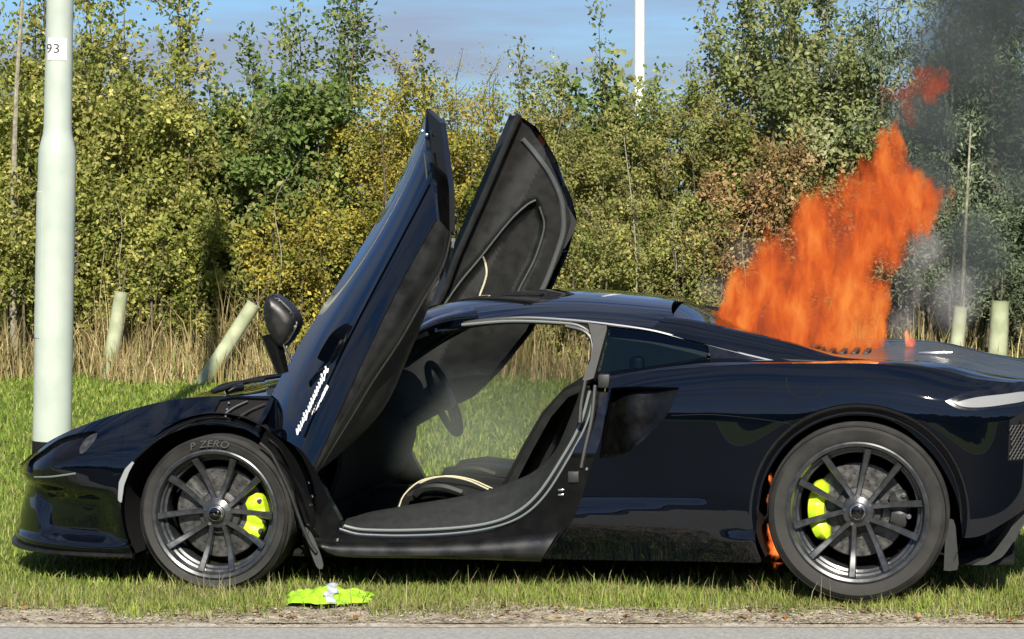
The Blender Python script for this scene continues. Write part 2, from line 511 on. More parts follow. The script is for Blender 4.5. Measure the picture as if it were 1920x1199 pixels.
# ------------------------------------------------------------------ the car
# measured outlines of the car, metres in the car's own frame (x back from the front axle, y across, z up)
CAR_LOC = (-1.0568, 12.2132, -0.0218)
CAR_YAW = 0.18122
CAR_PITCH = 0.01168
D = {
 'arch_f': [(-0.366, -0.945, 0.125), (-0.401, -0.945, 0.238), (-0.410, -0.945, 0.358), (-0.393, -0.945, 0.438), (-0.349, -0.945, 0.529), (-0.274, -0.945, 0.605), (-0.191, -0.945, 0.654), (-0.087, -0.945, 0.686), (0.013, -0.945, 0.691), (0.116, -0.945, 0.671), (0.197, -0.945, 0.628)],
 'fend_rear': [(0.184, -0.900, 0.623), (0.182, -0.900, 0.668), (0.213, -0.900, 0.736), (0.221, -0.900, 0.791)],
 'bump_low': [(-0.854, -0.900, 0.214), (-0.772, -0.900, 0.190), (-0.667, -0.900, 0.160), (-0.528, -0.900, 0.134), (-0.381, -0.900, 0.118)],
 'shoulder': [(1.640, -0.900, 0.881), (1.773, -0.900, 0.906), (1.988, -0.900, 0.928), (2.244, -0.900, 0.943), (2.477, -0.900, 0.945), (2.690, -0.900, 0.945), (2.828, -0.900, 0.934), (2.963, -0.900, 0.909), (3.145, -0.900, 0.876), (3.299, -0.900, 0.857)],
 'rqfront': [(1.645, -0.930, 0.883), (1.640, -0.930, 0.818), (1.619, -0.930, 0.666), (1.579, -0.930, 0.549), (1.550, -0.930, 0.463), (1.511, -0.930, 0.339), (1.460, -0.930, 0.261), (1.363, -0.930, 0.145)],
 'rqbot': [(1.363, -0.930, 0.145), (1.770, -0.930, 0.146), (2.256, -0.930, 0.152)],
 'arch_r': [(2.259, -0.960, 0.156), (2.236, -0.960, 0.256), (2.255, -0.960, 0.405), (2.281, -0.960, 0.503), (2.360, -0.960, 0.623), (2.459, -0.960, 0.697), (2.558, -0.960, 0.734), (2.654, -0.960, 0.742), (2.752, -0.960, 0.728), (2.847, -0.960, 0.676), (2.944, -0.960, 0.578), (3.002, -0.960, 0.479), (3.031, -0.960, 0.402), (3.045, -0.960, 0.295), (3.046, -0.960, 0.257)],
 'tail': [(3.044, -0.850, 0.243), (3.126, -0.850, 0.270), (3.225, -0.850, 0.324), (3.298, -0.850, 0.388)],
 'taillens': [(3.019, -0.850, 0.794), (3.103, -0.850, 0.813), (3.206, -0.850, 0.822), (3.299, -0.850, 0.826), (3.299, -0.850, 0.795), (3.227, -0.850, 0.784), (3.123, -0.850, 0.775), (3.051, -0.850, 0.779)],
 'tailhouse': [(2.986, -0.850, 0.800), (3.040, -0.850, 0.824), (3.144, -0.850, 0.847), (3.299, -0.850, 0.862), (3.299, -0.850, 0.782), (3.206, -0.850, 0.769), (3.082, -0.850, 0.762), (3.019, -0.850, 0.777)],
 'mesh': [(3.233, -0.820, 0.722), (3.299, -0.820, 0.754), (3.299, -0.820, 0.560), (3.226, -0.820, 0.559)],
 'intake_a': [(1.652, -0.920, 0.845), (1.753, -0.920, 0.852), (1.932, -0.920, 0.850)],
 'intake_b': [(1.932, -0.920, 0.850), (1.892, -0.920, 0.754), (1.823, -0.920, 0.672), (1.751, -0.920, 0.603), (1.679, -0.920, 0.572), (1.608, -0.920, 0.563)],
 'intake_c': [(1.608, -0.920, 0.563), (1.622, -0.920, 0.671), (1.640, -0.920, 0.768), (1.652, -0.920, 0.845)],
 'rail': [(0.846, -0.660, 1.023), (0.906, -0.660, 1.063), (0.990, -0.660, 1.094), (1.073, -0.660, 1.109), (1.253, -0.660, 1.120), (1.432, -0.660, 1.111), (1.587, -0.660, 1.095), (1.786, -0.660, 1.066), (1.922, -0.660, 1.031), (2.014, -0.660, 1.009), (2.151, -0.660, 0.973), (2.298, -0.660, 0.939)],
 'butt_top': [(1.925, -0.550, 1.104), (2.048, -0.550, 1.079), (2.162, -0.550, 1.055), (2.276, -0.550, 1.031), (2.368, -0.550, 1.011), (2.503, -0.550, 0.973), (2.615, -0.550, 0.949)],
 'opentop': [(0.850, -0.680, 1.002), (0.919, -0.680, 1.051), (0.998, -0.680, 1.080), (1.212, -0.680, 1.095), (1.435, -0.680, 1.085), (1.506, -0.680, 1.067), (1.541, -0.680, 1.037), (1.551, -0.680, 0.991), (1.544, -0.680, 0.925), (1.532, -0.680, 0.848)],
 'pillar': [(1.530, -0.720, 1.098), (1.612, -0.720, 1.087), (1.567, -0.720, 0.877), (1.519, -0.720, 0.864), (1.551, -0.720, 0.956), (1.556, -0.720, 1.015)],
 'qwin': [(1.614, -0.740, 1.083), (1.796, -0.740, 1.059), (1.970, -0.740, 1.020), (2.025, -0.740, 1.004), (2.037, -0.740, 0.959), (1.882, -0.740, 0.935), (1.729, -0.740, 0.913), (1.575, -0.740, 0.889)],
 'gvent': [(2.025, -0.720, 1.008), (2.157, -0.720, 0.975), (2.271, -0.720, 0.942), (2.271, -0.720, 0.929), (2.039, -0.720, 0.953)],
 'seal': [(0.516, -0.800, 0.268), (0.561, -0.800, 0.257), (0.618, -0.800, 0.251), (0.776, -0.800, 0.251), (0.979, -0.800, 0.262), (1.135, -0.800, 0.285), (1.247, -0.800, 0.330), (1.337, -0.800, 0.408), (1.427, -0.800, 0.540), (1.505, -0.800, 0.682), (1.546, -0.800, 0.824)],
 'seal2': [(0.514, -0.840, 0.261), (0.571, -0.840, 0.244), (0.627, -0.840, 0.238), (0.785, -0.840, 0.236), (0.987, -0.840, 0.247), (1.154, -0.840, 0.273), (1.276, -0.840, 0.320), (1.370, -0.840, 0.402), (1.459, -0.840, 0.537), (1.538, -0.840, 0.686), (1.576, -0.840, 0.827)],
 'sillin': [(0.504, -0.660, 0.273), (0.608, -0.660, 0.308), (0.792, -0.660, 0.343), (0.974, -0.660, 0.374), (1.133, -0.660, 0.413), (1.291, -0.660, 0.481), (1.381, -0.660, 0.563), (1.432, -0.660, 0.670), (1.468, -0.660, 0.758), (1.496, -0.660, 0.835)],
 'doorL': [(0.147, -0.740, 0.689), (0.200, -0.740, 0.806), (0.318, -0.740, 1.006), (0.411, -0.740, 1.140), (0.644, -0.740, 1.492), (0.783, -0.740, 1.755), (0.876, -0.740, 1.980)],
 'doorM': [(0.288, -0.970, 0.685), (0.358, -0.970, 0.834), (0.468, -0.970, 1.019), (0.560, -0.970, 1.160), (0.764, -0.970, 1.473), (0.874, -0.970, 1.709), (0.935, -0.970, 1.880)],
 'doorC': [(0.417, -1.120, 0.614), (0.549, -1.120, 0.910), (0.669, -1.120, 1.141), (0.820, -1.120, 1.411), (0.920, -1.120, 1.591), (0.978, -1.120, 1.697)],
 'doorF': [(0.489, -1.180, 0.548), (0.607, -1.180, 0.796), (0.710, -1.180, 0.993), (0.766, -1.180, 1.118), (0.869, -1.180, 1.294), (0.942, -1.180, 1.452), (1.006, -1.180, 1.536)],
 'doorR': [(0.489, -1.130, 0.521), (0.638, -1.130, 0.748), (0.727, -1.130, 0.889), (0.839, -1.130, 1.049), (0.928, -1.130, 1.198), (1.017, -1.130, 1.346), (1.053, -1.130, 1.473)],
 'doorend': [(0.943, -1.050, 1.970), (1.003, -1.050, 1.918), (1.019, -1.050, 1.792), (1.039, -1.050, 1.651), (1.039, -1.050, 1.479), (1.011, -1.050, 1.479), (0.979, -1.050, 1.535), (0.966, -1.050, 1.597), (0.958, -1.050, 1.831)],
 'doorIn': [(0.512, -0.950, 0.555), (0.660, -0.950, 0.702), (0.751, -0.950, 0.822), (0.853, -0.950, 1.018), (0.944, -0.950, 1.212), (1.006, -0.950, 1.385), (1.025, -0.950, 1.471)],
 'mirror': [(0.242, -0.980, 1.184), (0.257, -0.980, 1.225), (0.284, -0.980, 1.232), (0.330, -0.980, 1.203), (0.366, -0.980, 1.164), (0.383, -0.980, 1.125), (0.374, -0.980, 1.090), (0.344, -0.980, 1.042), (0.310, -0.980, 1.020), (0.270, -0.980, 1.064), (0.248, -0.980, 1.118)],
 'stalk': [(0.266, -0.950, 1.073), (0.287, -0.950, 0.997), (0.313, -0.950, 0.909)],
 'letter': [(0.393, -1.060, 0.674), (0.443, -1.060, 0.765), (0.489, -1.060, 0.862), (0.528, -1.060, 0.942)],
 'letter2': [(0.470, -1.060, 0.754), (0.504, -1.060, 0.808), (0.538, -1.060, 0.869)],
 'fdL': [(0.082, 0.920, 0.529), (0.295, 0.920, 0.810), (0.533, 0.920, 1.109), (0.639, 0.920, 1.342), (0.771, 0.920, 1.618), (0.863, 0.920, 1.818), (0.950, 0.920, 2.004)],
 'fdR': [(0.917, 1.100, 2.009), (0.999, 1.100, 1.945), (1.087, 1.100, 1.791), (1.150, 1.100, 1.618), (1.175, 1.100, 1.511), (1.121, 1.100, 1.334), (1.047, 1.100, 1.181), (0.949, 1.100, 0.978), (0.804, 1.100, 0.799), (0.672, 1.100, 0.670), (0.408, 1.100, 0.541), (0.037, 1.100, 0.513)],
 'fdlineA': [(1.018, 1.000, 1.600), (0.974, 1.000, 1.577), (0.883, 1.000, 1.490), (0.747, 1.000, 1.326), (0.660, 1.000, 1.225), (0.591, 1.000, 1.131), (0.528, 1.000, 1.035)],
 'fdlineB': [(1.033, 1.000, 1.569), (1.050, 1.000, 1.493), (1.039, 1.000, 1.428), (0.996, 1.000, 1.312), (0.933, 1.000, 1.196), (0.891, 1.000, 1.110)],
 'fdlineC': [(0.760, 1.000, 1.334), (0.772, 1.000, 1.263), (0.761, 1.000, 1.212), (0.740, 1.000, 1.159), (0.718, 1.000, 1.098)],
 'fdseal': [(0.967, 1.060, 1.889), (1.035, 1.060, 1.804), (1.088, 1.060, 1.722), (1.131, 1.060, 1.611), (1.140, 1.060, 1.525), (1.134, 1.060, 1.436), (1.084, 1.060, 1.294), (1.041, 1.060, 1.193), (0.996, 1.060, 1.107)],
 'fdtri': [(1.144, 1.120, 1.600), (1.199, 1.120, 1.490), (1.176, 1.120, 1.435), (1.131, 1.120, 1.359), (1.135, 1.120, 1.486)],
 'fdglass': [(0.971, 0.720, 1.971), (0.825, 0.720, 1.816), (0.709, 0.720, 1.644), (0.644, 0.720, 1.496), (0.591, 0.720, 1.347), (0.596, 0.720, 1.147), (0.680, 0.720, 1.351), (0.810, 0.720, 1.623), (0.901, 0.720, 1.820)],
 'headlamp': [(-0.915, -0.720, 0.510), (-0.831, -0.720, 0.561), (-0.746, -0.720, 0.611), (-0.651, -0.720, 0.639), (-0.561, -0.720, 0.653), (-0.542, -0.720, 0.640), (-0.557, -0.720, 0.603), (-0.593, -0.720, 0.565), (-0.653, -0.720, 0.535), (-0.748, -0.720, 0.502), (-0.844, -0.720, 0.472), (-0.904, -0.720, 0.465)],
 'lens': [(-0.619, -0.800, 0.588), (-0.604, -0.800, 0.619), (-0.571, -0.800, 0.642), (-0.529, -0.800, 0.649), (-0.524, -0.800, 0.624), (-0.546, -0.800, 0.588), (-0.582, -0.800, 0.565), (-0.612, -0.800, 0.563)],
 'drl': [(-0.851, -0.780, 0.451), (-0.751, -0.780, 0.461), (-0.680, -0.780, 0.472), (-0.621, -0.780, 0.482)],
 'scoop': [(-0.736, -0.860, 0.251), (-0.683, -0.860, 0.341), (-0.606, -0.860, 0.398), (-0.477, -0.860, 0.451), (-0.446, -0.860, 0.343), (-0.437, -0.860, 0.231), (-0.586, -0.860, 0.230)],
 'lip_glint': [(-0.351, -0.940, 0.540), (-0.342, -0.940, 0.536), (-0.366, -0.940, 0.496), (-0.390, -0.940, 0.438), (-0.403, -0.940, 0.366), (-0.421, -0.940, 0.373), (-0.413, -0.940, 0.453), (-0.384, -0.940, 0.509)],
 'vent': [(-0.008, -0.860, 0.788), (0.050, -0.860, 0.797), (0.203, -0.860, 0.792), (0.190, -0.860, 0.737), (0.167, -0.860, 0.677), (0.105, -0.860, 0.704), (-0.020, -0.860, 0.736)],
 'slat1': [(0.029, -0.870, 0.733), (0.066, -0.870, 0.760), (0.112, -0.870, 0.782)],
 'slat2': [(0.088, -0.870, 0.715), (0.129, -0.870, 0.744), (0.189, -0.870, 0.771)],
 'liner': [(0.194, -0.930, 0.617), (0.237, -0.930, 0.578), (0.274, -0.930, 0.512), (0.314, -0.930, 0.424), (0.342, -0.930, 0.348), (0.370, -0.930, 0.271), (0.401, -0.930, 0.201), (0.427, -0.930, 0.166)],
 'hinge': [(0.175, -0.860, 0.615), (0.208, -0.860, 0.669), (0.276, -0.860, 0.656), (0.343, -0.860, 0.598), (0.414, -0.860, 0.497), (0.458, -0.860, 0.396), (0.520, -0.860, 0.275), (0.519, -0.860, 0.215), (0.428, -0.860, 0.201), (0.383, -0.860, 0.229), (0.339, -0.860, 0.351), (0.284, -0.860, 0.472), (0.229, -0.860, 0.567)],
 'flap': [(0.356, -0.900, 0.278), (0.398, -0.900, 0.246), (0.442, -0.900, 0.158), (0.455, -0.900, 0.109), (0.437, -0.900, 0.100), (0.414, -0.900, 0.135)],
 'skirt_t': [(0.404, -0.900, 0.219), (0.461, -0.900, 0.209), (0.574, -0.900, 0.206), (0.887, -0.900, 0.209), (1.176, -0.900, 0.228), (1.429, -0.900, 0.257)],
 'skirt_b': [(0.438, -0.900, 0.180), (0.528, -0.900, 0.148), (0.886, -0.900, 0.146), (1.358, -0.900, 0.141)],
 'fuel': [(2.362, -0.945, 0.889), (2.366, -0.945, 0.850), (2.396, -0.945, 0.821), (2.442, -0.945, 0.812), (2.490, -0.945, 0.821), (2.514, -0.945, 0.846)],
 'seamline': [(1.902, -0.945, 0.739), (2.056, -0.945, 0.744), (2.205, -0.945, 0.733), (2.353, -0.945, 0.715), (2.389, -0.945, 0.704)],
 'fin': [(3.084, -0.780, 0.132), (3.162, -0.780, 0.176), (3.225, -0.780, 0.262), (3.271, -0.780, 0.348), (3.298, -0.780, 0.358), (3.298, -0.780, 0.316), (3.256, -0.780, 0.241), (3.204, -0.780, 0.166), (3.141, -0.780, 0.133)],
}
D = {k: np.array(v) for k, v in D.items()}
XZ = lambda k: D[k][:, [0, 2]]
car = empty('sports_car')
tag(car, 'black low sports car on the grass with both doors raised and engine bay burning', 'car')
_c, _s, _cp, _sp = math.cos(CAR_YAW), math.sin(CAR_YAW), math.cos(CAR_PITCH), math.sin(CAR_PITCH)
ex = Vector((_c * _cp, -_s * _cp, _sp)); ey = Vector((_s, _c, 0)); ez = ex.cross(ey)
CAR_M = Matrix(((ex.x, ey.x, ez.x, CAR_LOC[0]), (ex.y, ey.y, ez.y, CAR_LOC[1]), (ex.z, ey.z, ez.z, CAR_LOC[2]), (0, 0, 0, 1)))
car.matrix_world = CAR_M

# --- the flank as a smooth surface: half width Y over (x, z)
W_main = spline([-1.13, -.5, -.25, 0, .35, .8, 1.2, 1.6, 2.0, 2.4, 2.64, 2.95, 3.2, 3.51],
                [.88, .895, .925, .945, .93, .905, .90, .918, .945, .962, .967, .955, .935, .92])
def W_plan(x):
    x = np.asarray(x, float)
    a = np.clip((-.33 - x) / .80, 0, 1); b = np.clip((x - 2.95) / .56, 0, 1)
    return W_main(x) * np.sqrt(np.clip(1 - a**3.2, 0, 1)) * np.sqrt(np.clip(1 - b**3.2, 0, 1))
_cz = [(-1.13, .448), (-1.07, .462), (-1.0, .490), (-.93, .530), (-.85, .578), (-.772, .617), (-.677, .657), (-.527, .708), (-.388, .749), (-.24, .782),
       (-.064, .800), (.174, .802), (.6, .815), (1.2, .845)] + [tuple(p) for p in XZ('shoulder')[:-1]] + [(3.30, .858), (3.51, .85)]
Z_crest = spline([p[0] for p in _cz], [p[1] for p in _cz])
sh_z = lambda z: np.interp(z, [.1, .19, .21, .30, .37, .41, .44, .48, .6], [.02, .0, .010, .035, .06, .068, .030, .010, .010])
fade_x = lambda x: 1 - sstep(-.80, -.42, x)
def A_top(x):
    return .165 * (1 - sstep(.2, 1.5, x)) * W_plan(x) / .93 + .07 * sstep(.2, 1.5, x)
def side_from(x, z, w):
    zc = Z_crest(x)
    zk = np.minimum(.50 + .22 * sstep(.2, 1.5, x), zc - .12)
    t = np.clip((z - zk) / (zc - zk), 0, 1.2)
    y = w - A_top(x) * t**2
    y = y - .06 * np.clip((.45 - z) / .33, 0, 1)**2
    # flared arches with a turned-under lip
    rf = np.hypot(x - .0, z - .33); rr = np.hypot(x - 2.645, z - .355)
    y = y + .016 * np.exp(-((rf - .405) / .07)**2) - .030 * sstep(.405, .365, rf)
    y = y + .007 * np.exp(-((rr - .44) / .16)**2) - .034 * sstep(.438, .392, rr)
    # ledges pressed into the lower flank ahead of the rear wheel
    h = .036 * np.clip((2.13 - x) / .6, 0, 1) * sstep(1.30, 1.45, x)
    zt = .405; zb = .405 - .075 * np.clip((2.13 - x) / .6, 0.02, 1)
    y = y + h * (1 - sstep(zb, zt, z)) * sstep(.16, .30, z)
    h2 = .028 * sstep(2.03, 2.24, x) * (1 - sstep(2.3, 2.4, x))
    y = y + h2 * (1 - sstep(.245, .285, z))
    # scooped side of the nose and the splitter lip
    y = y - .050 * sstep(-.86, -.78, x + .25 * (z - .30)) * (1 - sstep(-.56, -.40, x)) * sstep(.185, .235, z) * (1 - sstep(.34, .43, z))
    y = y + .028 * (1 - sstep(.165, .215, z)) * (1 - sstep(-.45, -.33, x))
    return y
def F_side(x, z):
    x = np.asarray(x, float); z = np.asarray(z, float)
    return np.stack([x, -side_from(x, z, W_plan(x)), z], -1)
def F_off(d):
    return lambda x, z: F_side(x, z) - np.array([0, d, 0])
def F_nose(q, z):
    q = np.asarray(q, float); z = np.asarray(z, float)
    x = -1.13 + q * q
    for _ in range(6): x = -1.13 + q * q + sh_z(z) * fade_x(x)
    w = W_plan(-1.13 + q * q)
    y = side_from(x, z, w)
    return np.stack([x, -np.maximum(y, 0.0), z], -1)
def to_q(P):
    P = np.array(P, float)
    q = np.sqrt(np.clip(P[:, 0] + 1.13 - sh_z(P[:, 1]) * fade_x(P[:, 0]), 1e-4, None))
    return np.stack([q, P[:, 1]], 1)
def crest_xz(x0, x1, n=40):
    x = np.linspace(x0, x1, n); return np.stack([x, Z_crest(x)], 1)
def crest3(x0, x1, n=60):
    x = np.linspace(x0, x1, n); p = F_side(x, Z_crest(x)); return p

def rings(cx, cz, rads):
    t = np.linspace(0, 2 * math.pi, 260)
    return np.vstack([np.stack([cx + r_ * np.cos(t), cz + r_ * np.sin(t)], 1) for r_ in rads])
RING_F = rings(0, .33, (.366, .376, .386, .396, .405, .415, .43)); RING_R = rings(2.645, .355, (.393, .402, .411, .420, .430, .438, .448, .462))
PAINT, GLOSS, SATIN, MATT = M['paint'], M['gloss'], M['satin'], M['matt']

# --- front bumper and front wings
SX = -.42
seam = np.array([(SX, float(Z_crest(SX))), (SX + .005, .60), (SX + .02, .50), XZ('arch_f')[3] + (0, -.03)])
arch = XZ('arch_f')
cr = crest_xz(-1.09, SX)
bumper_low = np.array([(-1.125, .190), (-1.09, .178), (-1.0, .160), (-.80, .14), (-.667, .132), (-.528, .122), arch[0]])
nose_z = np.linspace(.452, .190, 24)
nose_line = np.stack([np.full(24, .02), nose_z], 1)
k_arch = np.vstack([seam[-1], arch[2], arch[1], arch[0]])
lampq = to_q(outline(np.vstack([XZ('headlamp'), XZ('headlamp')[:1]]), step=.02))
def bumper_outline():
    segs = []
    c = to_q(cr); c[0] = nose_line[0]
    segs.append(resample(c, step=.02))
    segs.append(resample(to_q(seam), step=.02))
    segs.append(resample(to_q(k_arch), step=.02))
    b = to_q(bumper_low[::-1]); b[-1] = nose_line[-1]
    segs.append(resample(b, step=.02))
    segs.append(nose_line[::-1])
    return np.vstack([s[:-1] for s in segs])
bo = bumper_outline()
for flip in (False, True):
    fb = panel('front_bumper', bo, F_nose, PAINT, car, holes=[lampq], h=.02, gap=0, flip=flip)
    hl = panel('headlamp', lampq, lambda q, z: F_nose(q, z) + np.array([.004, .016, -.006]), M['lampblack'], car, h=.03, depth=.03, flip=flip)
    ln = panel('lens', to_q(outline(np.vstack([XZ('lens'), XZ('lens')[:1]]), step=.012)),
               lambda q, z: F_nose(q, z) + np.array([.002, .004, 0]), M['greycal'] if False else M['disc'], hl, h=.012, depth=.012, flip=flip)
    fo = np.vstack([resample(crest_xz(SX, XZ('fend_rear')[-1][0]), step=.018)[:-1],
                    resample(XZ('fend_rear')[::-1], step=.018)[:-1],
                    resample(np.vstack([arch[3:][::-1], seam[-1:]]), step=.018)[:-1],
                    resample(seam[::-1], step=.018)[:-1]])
    fo[0, 1] = Z_crest(fo[0, 0])
    vent = outline(np.vstack([XZ('vent'), XZ('vent')[:1]]), step=.015, smooth=False)
    panel('front_wing', fo, F_side, PAINT, car, holes=[vent], h=.02, gap=0.001, flip=flip, extra=RING_F)
    vp = panel('wing_vent', vent, F_off(-.02), MATT, car, h=.04, gap=0, depth=.002, flip=flip)
    for k in ('slat1', 'slat2'):
        p = resample(XZ(k), n=14)
        q = F_side(p[:, 0], p[:, 1]) * (1, -1 if flip else 1, 1)
        MB().tube(q, .0055, 6).build('vent_slat', M['trim'], vp)
    p = resample(XZ('drl'), n=16); pq = to_q(p)
    q = F_nose(pq[:, 0], pq[:, 1]) * (1, -1 if flip else 1, 1)
    MB().tube(q, .0042, 6).build('lamp_strip', M['seal'], car)
    mk = outline(np.vstack([XZ('lip_glint'), XZ('lip_glint')[:1]]), step=.012, smooth=False)
    panel('arch_lip_glint', to_q(mk), lambda a, b: F_nose(a, b) - np.array([.001, .004, 0]), M['lip_glint'], car, h=.02, gap=0, depth=.008, flip=flip)  # added pale strip, standing in for the sunlit edge of the arch lip
# rivets on the vent edge
for (x, z) in ((.035, .775), (.035, .75), (.035, .725)):
    p = F_side(np.array([x]), np.array([z]))[0]
    MB().lathe([(0, -.004), (.005, -.003), (.006, .004)], 10).build('vent_stud', M['silver'], car).location = p
# splitter blade under the nose
sp = []
for x in np.concatenate([np.linspace(.01, .58, 24)**2 - 1.145, np.linspace(-.75, -.37, 10)]):
    sp.append((x, float(W_plan(x + .012) * .985 + .0)))
near = [(x, -y, .16 + .0 * x) for x, y in sp]
row_n = np.array(near); row_f = row_n * (1, -1, 1)
V = np.vstack([row_n + (0, 0, .028), row_f + (0, 0, .028)])
loft('splitter', [row_n - (0, 0, .012), (row_n + row_f) / 2 - (0, 0, .012), row_f - (0, 0, .012)], SATIN, car, nv=9, thick=.014, outward=(0, 0, 1))

# --- bonnet
Zm = spline([-1.13, -.92, -.8, -.6, -.4, -.2, 0, .12, .3], [.452, .530, .590, .655, .705, .745, .79, .82, .85])
def F_hood(x, y):
    x = np.asarray(x, float); y = np.asarray(y, float)
    yc = np.maximum(-F_side(x, Z_crest(x))[..., 1], .02)
    t = np.clip(np.abs(y) / yc, 0, 1)
    return np.stack([x, y, Zm(x) + (Z_crest(x) - Zm(x)) * t**2.6], -1)
cn = crest3(-1.11, .19, 60)[:, :2]
back = np.array([(.19, cn[-1, 1]), (.10, -.45), (.04, 0), (.10, .45), (.19, -cn[-1, 1])])
ho = np.vstack([resample(cn, step=.03)[:-1], resample(back, step=.04)[:-1], resample(cn[::-1] * (1, -1), step=.03)[:-1]])
panel('bonnet', ho, F_hood, PAINT, car, h=.05, gap=.001, out=(0, 0, 1), depth=.02)
# cowl, windscreen, wiper
hb = resample(back, n=24)
hb3 = F_hood(hb[:, 0], hb[:, 1])
wb = resample(np.array([(.46, -.74, .845), (.22, -.55, .842), (.12, -.25, .836), (.10, 0, .834), (.12, .25, .836), (.22, .55, .842), (.46, .74, .845)]), n=24)
loft('cowl', [hb3 - (0, 0, .012), (hb3 + wb) / 2 - (0, 0, .022), wb - (0, 0, .004)], SATIN, car, nv=6, outward=(0, 0, 1))
wt = resample(np.array([(.93, -.635, 1.085), (.83, -.5, 1.118), (.76, -.25, 1.14), (.74, 0, 1.146), (.76, .25, 1.14), (.83, .5, 1.118), (.93, .635, 1.085)]), n=24)
loft('windscreen', [wb, (wb + wt) / 2 + (0, 0, .025), wt], M['glass_clear'], car, nv=10, thick=.005, outward=(-.5, 0, 1))
MB().tube(resample([(-.16, -.40, .792), (-.10, -.42, .822), (0, -.43, .838), (.08, -.42, .845)], n=10), .010, 6).build('wiper_arm', MATT, car)
MB().tube(resample([(-.10, -.60, .806), (.02, -.40, .842), (.10, -.10, .848), (.12, .3, .85)], n=14), .012, 6).build('wiper_blade', SATIN, car)
for s in (1, -1):
    MB().tube(resample([(-.07, s * .52, .800), (-.03, s * .50, .815), (0, s * .48, .817)], n=8), .016, 8).build('washer_nozzle', GLOSS, car)

# --- roof, buttresses, glass, deck
rail = XZ('rail')
Z_rail = spline(rail[2:, 0], rail[2:, 1])
Zr = spline([.70, .826, .946, 1.089, 1.278, 1.419, 1.607, 1.828, 1.95], [1.122, 1.162, 1.187, 1.202, 1.211, 1.209, 1.194, 1.167, 1.147])
Ye = spline([.85, 1.2, 1.6, 1.95], [.645, .665, .665, .635])
def F_roof(x, y):
    x = np.asarray(x, float); y = np.asarray(y, float)
    zr = Zr(x); zl = np.where(x < .99, 1.094 + (x - .99) * .25, Z_rail(np.maximum(x, .99)))
    t = np.abs(y) / Ye(x)
    return np.stack([x, y, zr - (zr - zl) * t**3.0], -1)
xs = np.linspace(.90, 1.93, 40)
edge = np.stack([xs, -Ye(xs)], 1)
rear_e = np.array([edge[-1], (1.90, -.56), (1.84, -.40), (1.82, 0), (1.84, .40), (1.90, .56), edge[-1] * (1, -1)])
front_e = np.array([edge[0] * (1, -1), (.80, .5), (.745, .25), (.725, 0), (.745, -.25), (.80, -.5), edge[0]])
ro = np.vstack([resample(edge, step=.03)[:-1], resample(rear_e, step=.03)[:-1], resample(edge[::-1] * (1, -1), step=.03)[:-1], resample(front_e, step=.03)[:-1]])
panel('roof', ro, F_roof, PAINT, car, h=.05, gap=0, out=(0, 0, 1), depth=.02)
lin = panel('roof_lining', ro, lambda x, y: F_roof(x, y) - np.array([0, 0, .035]), M['inner'], car, h=.08, gap=.02, out=(0, 0, -1), depth=.002)
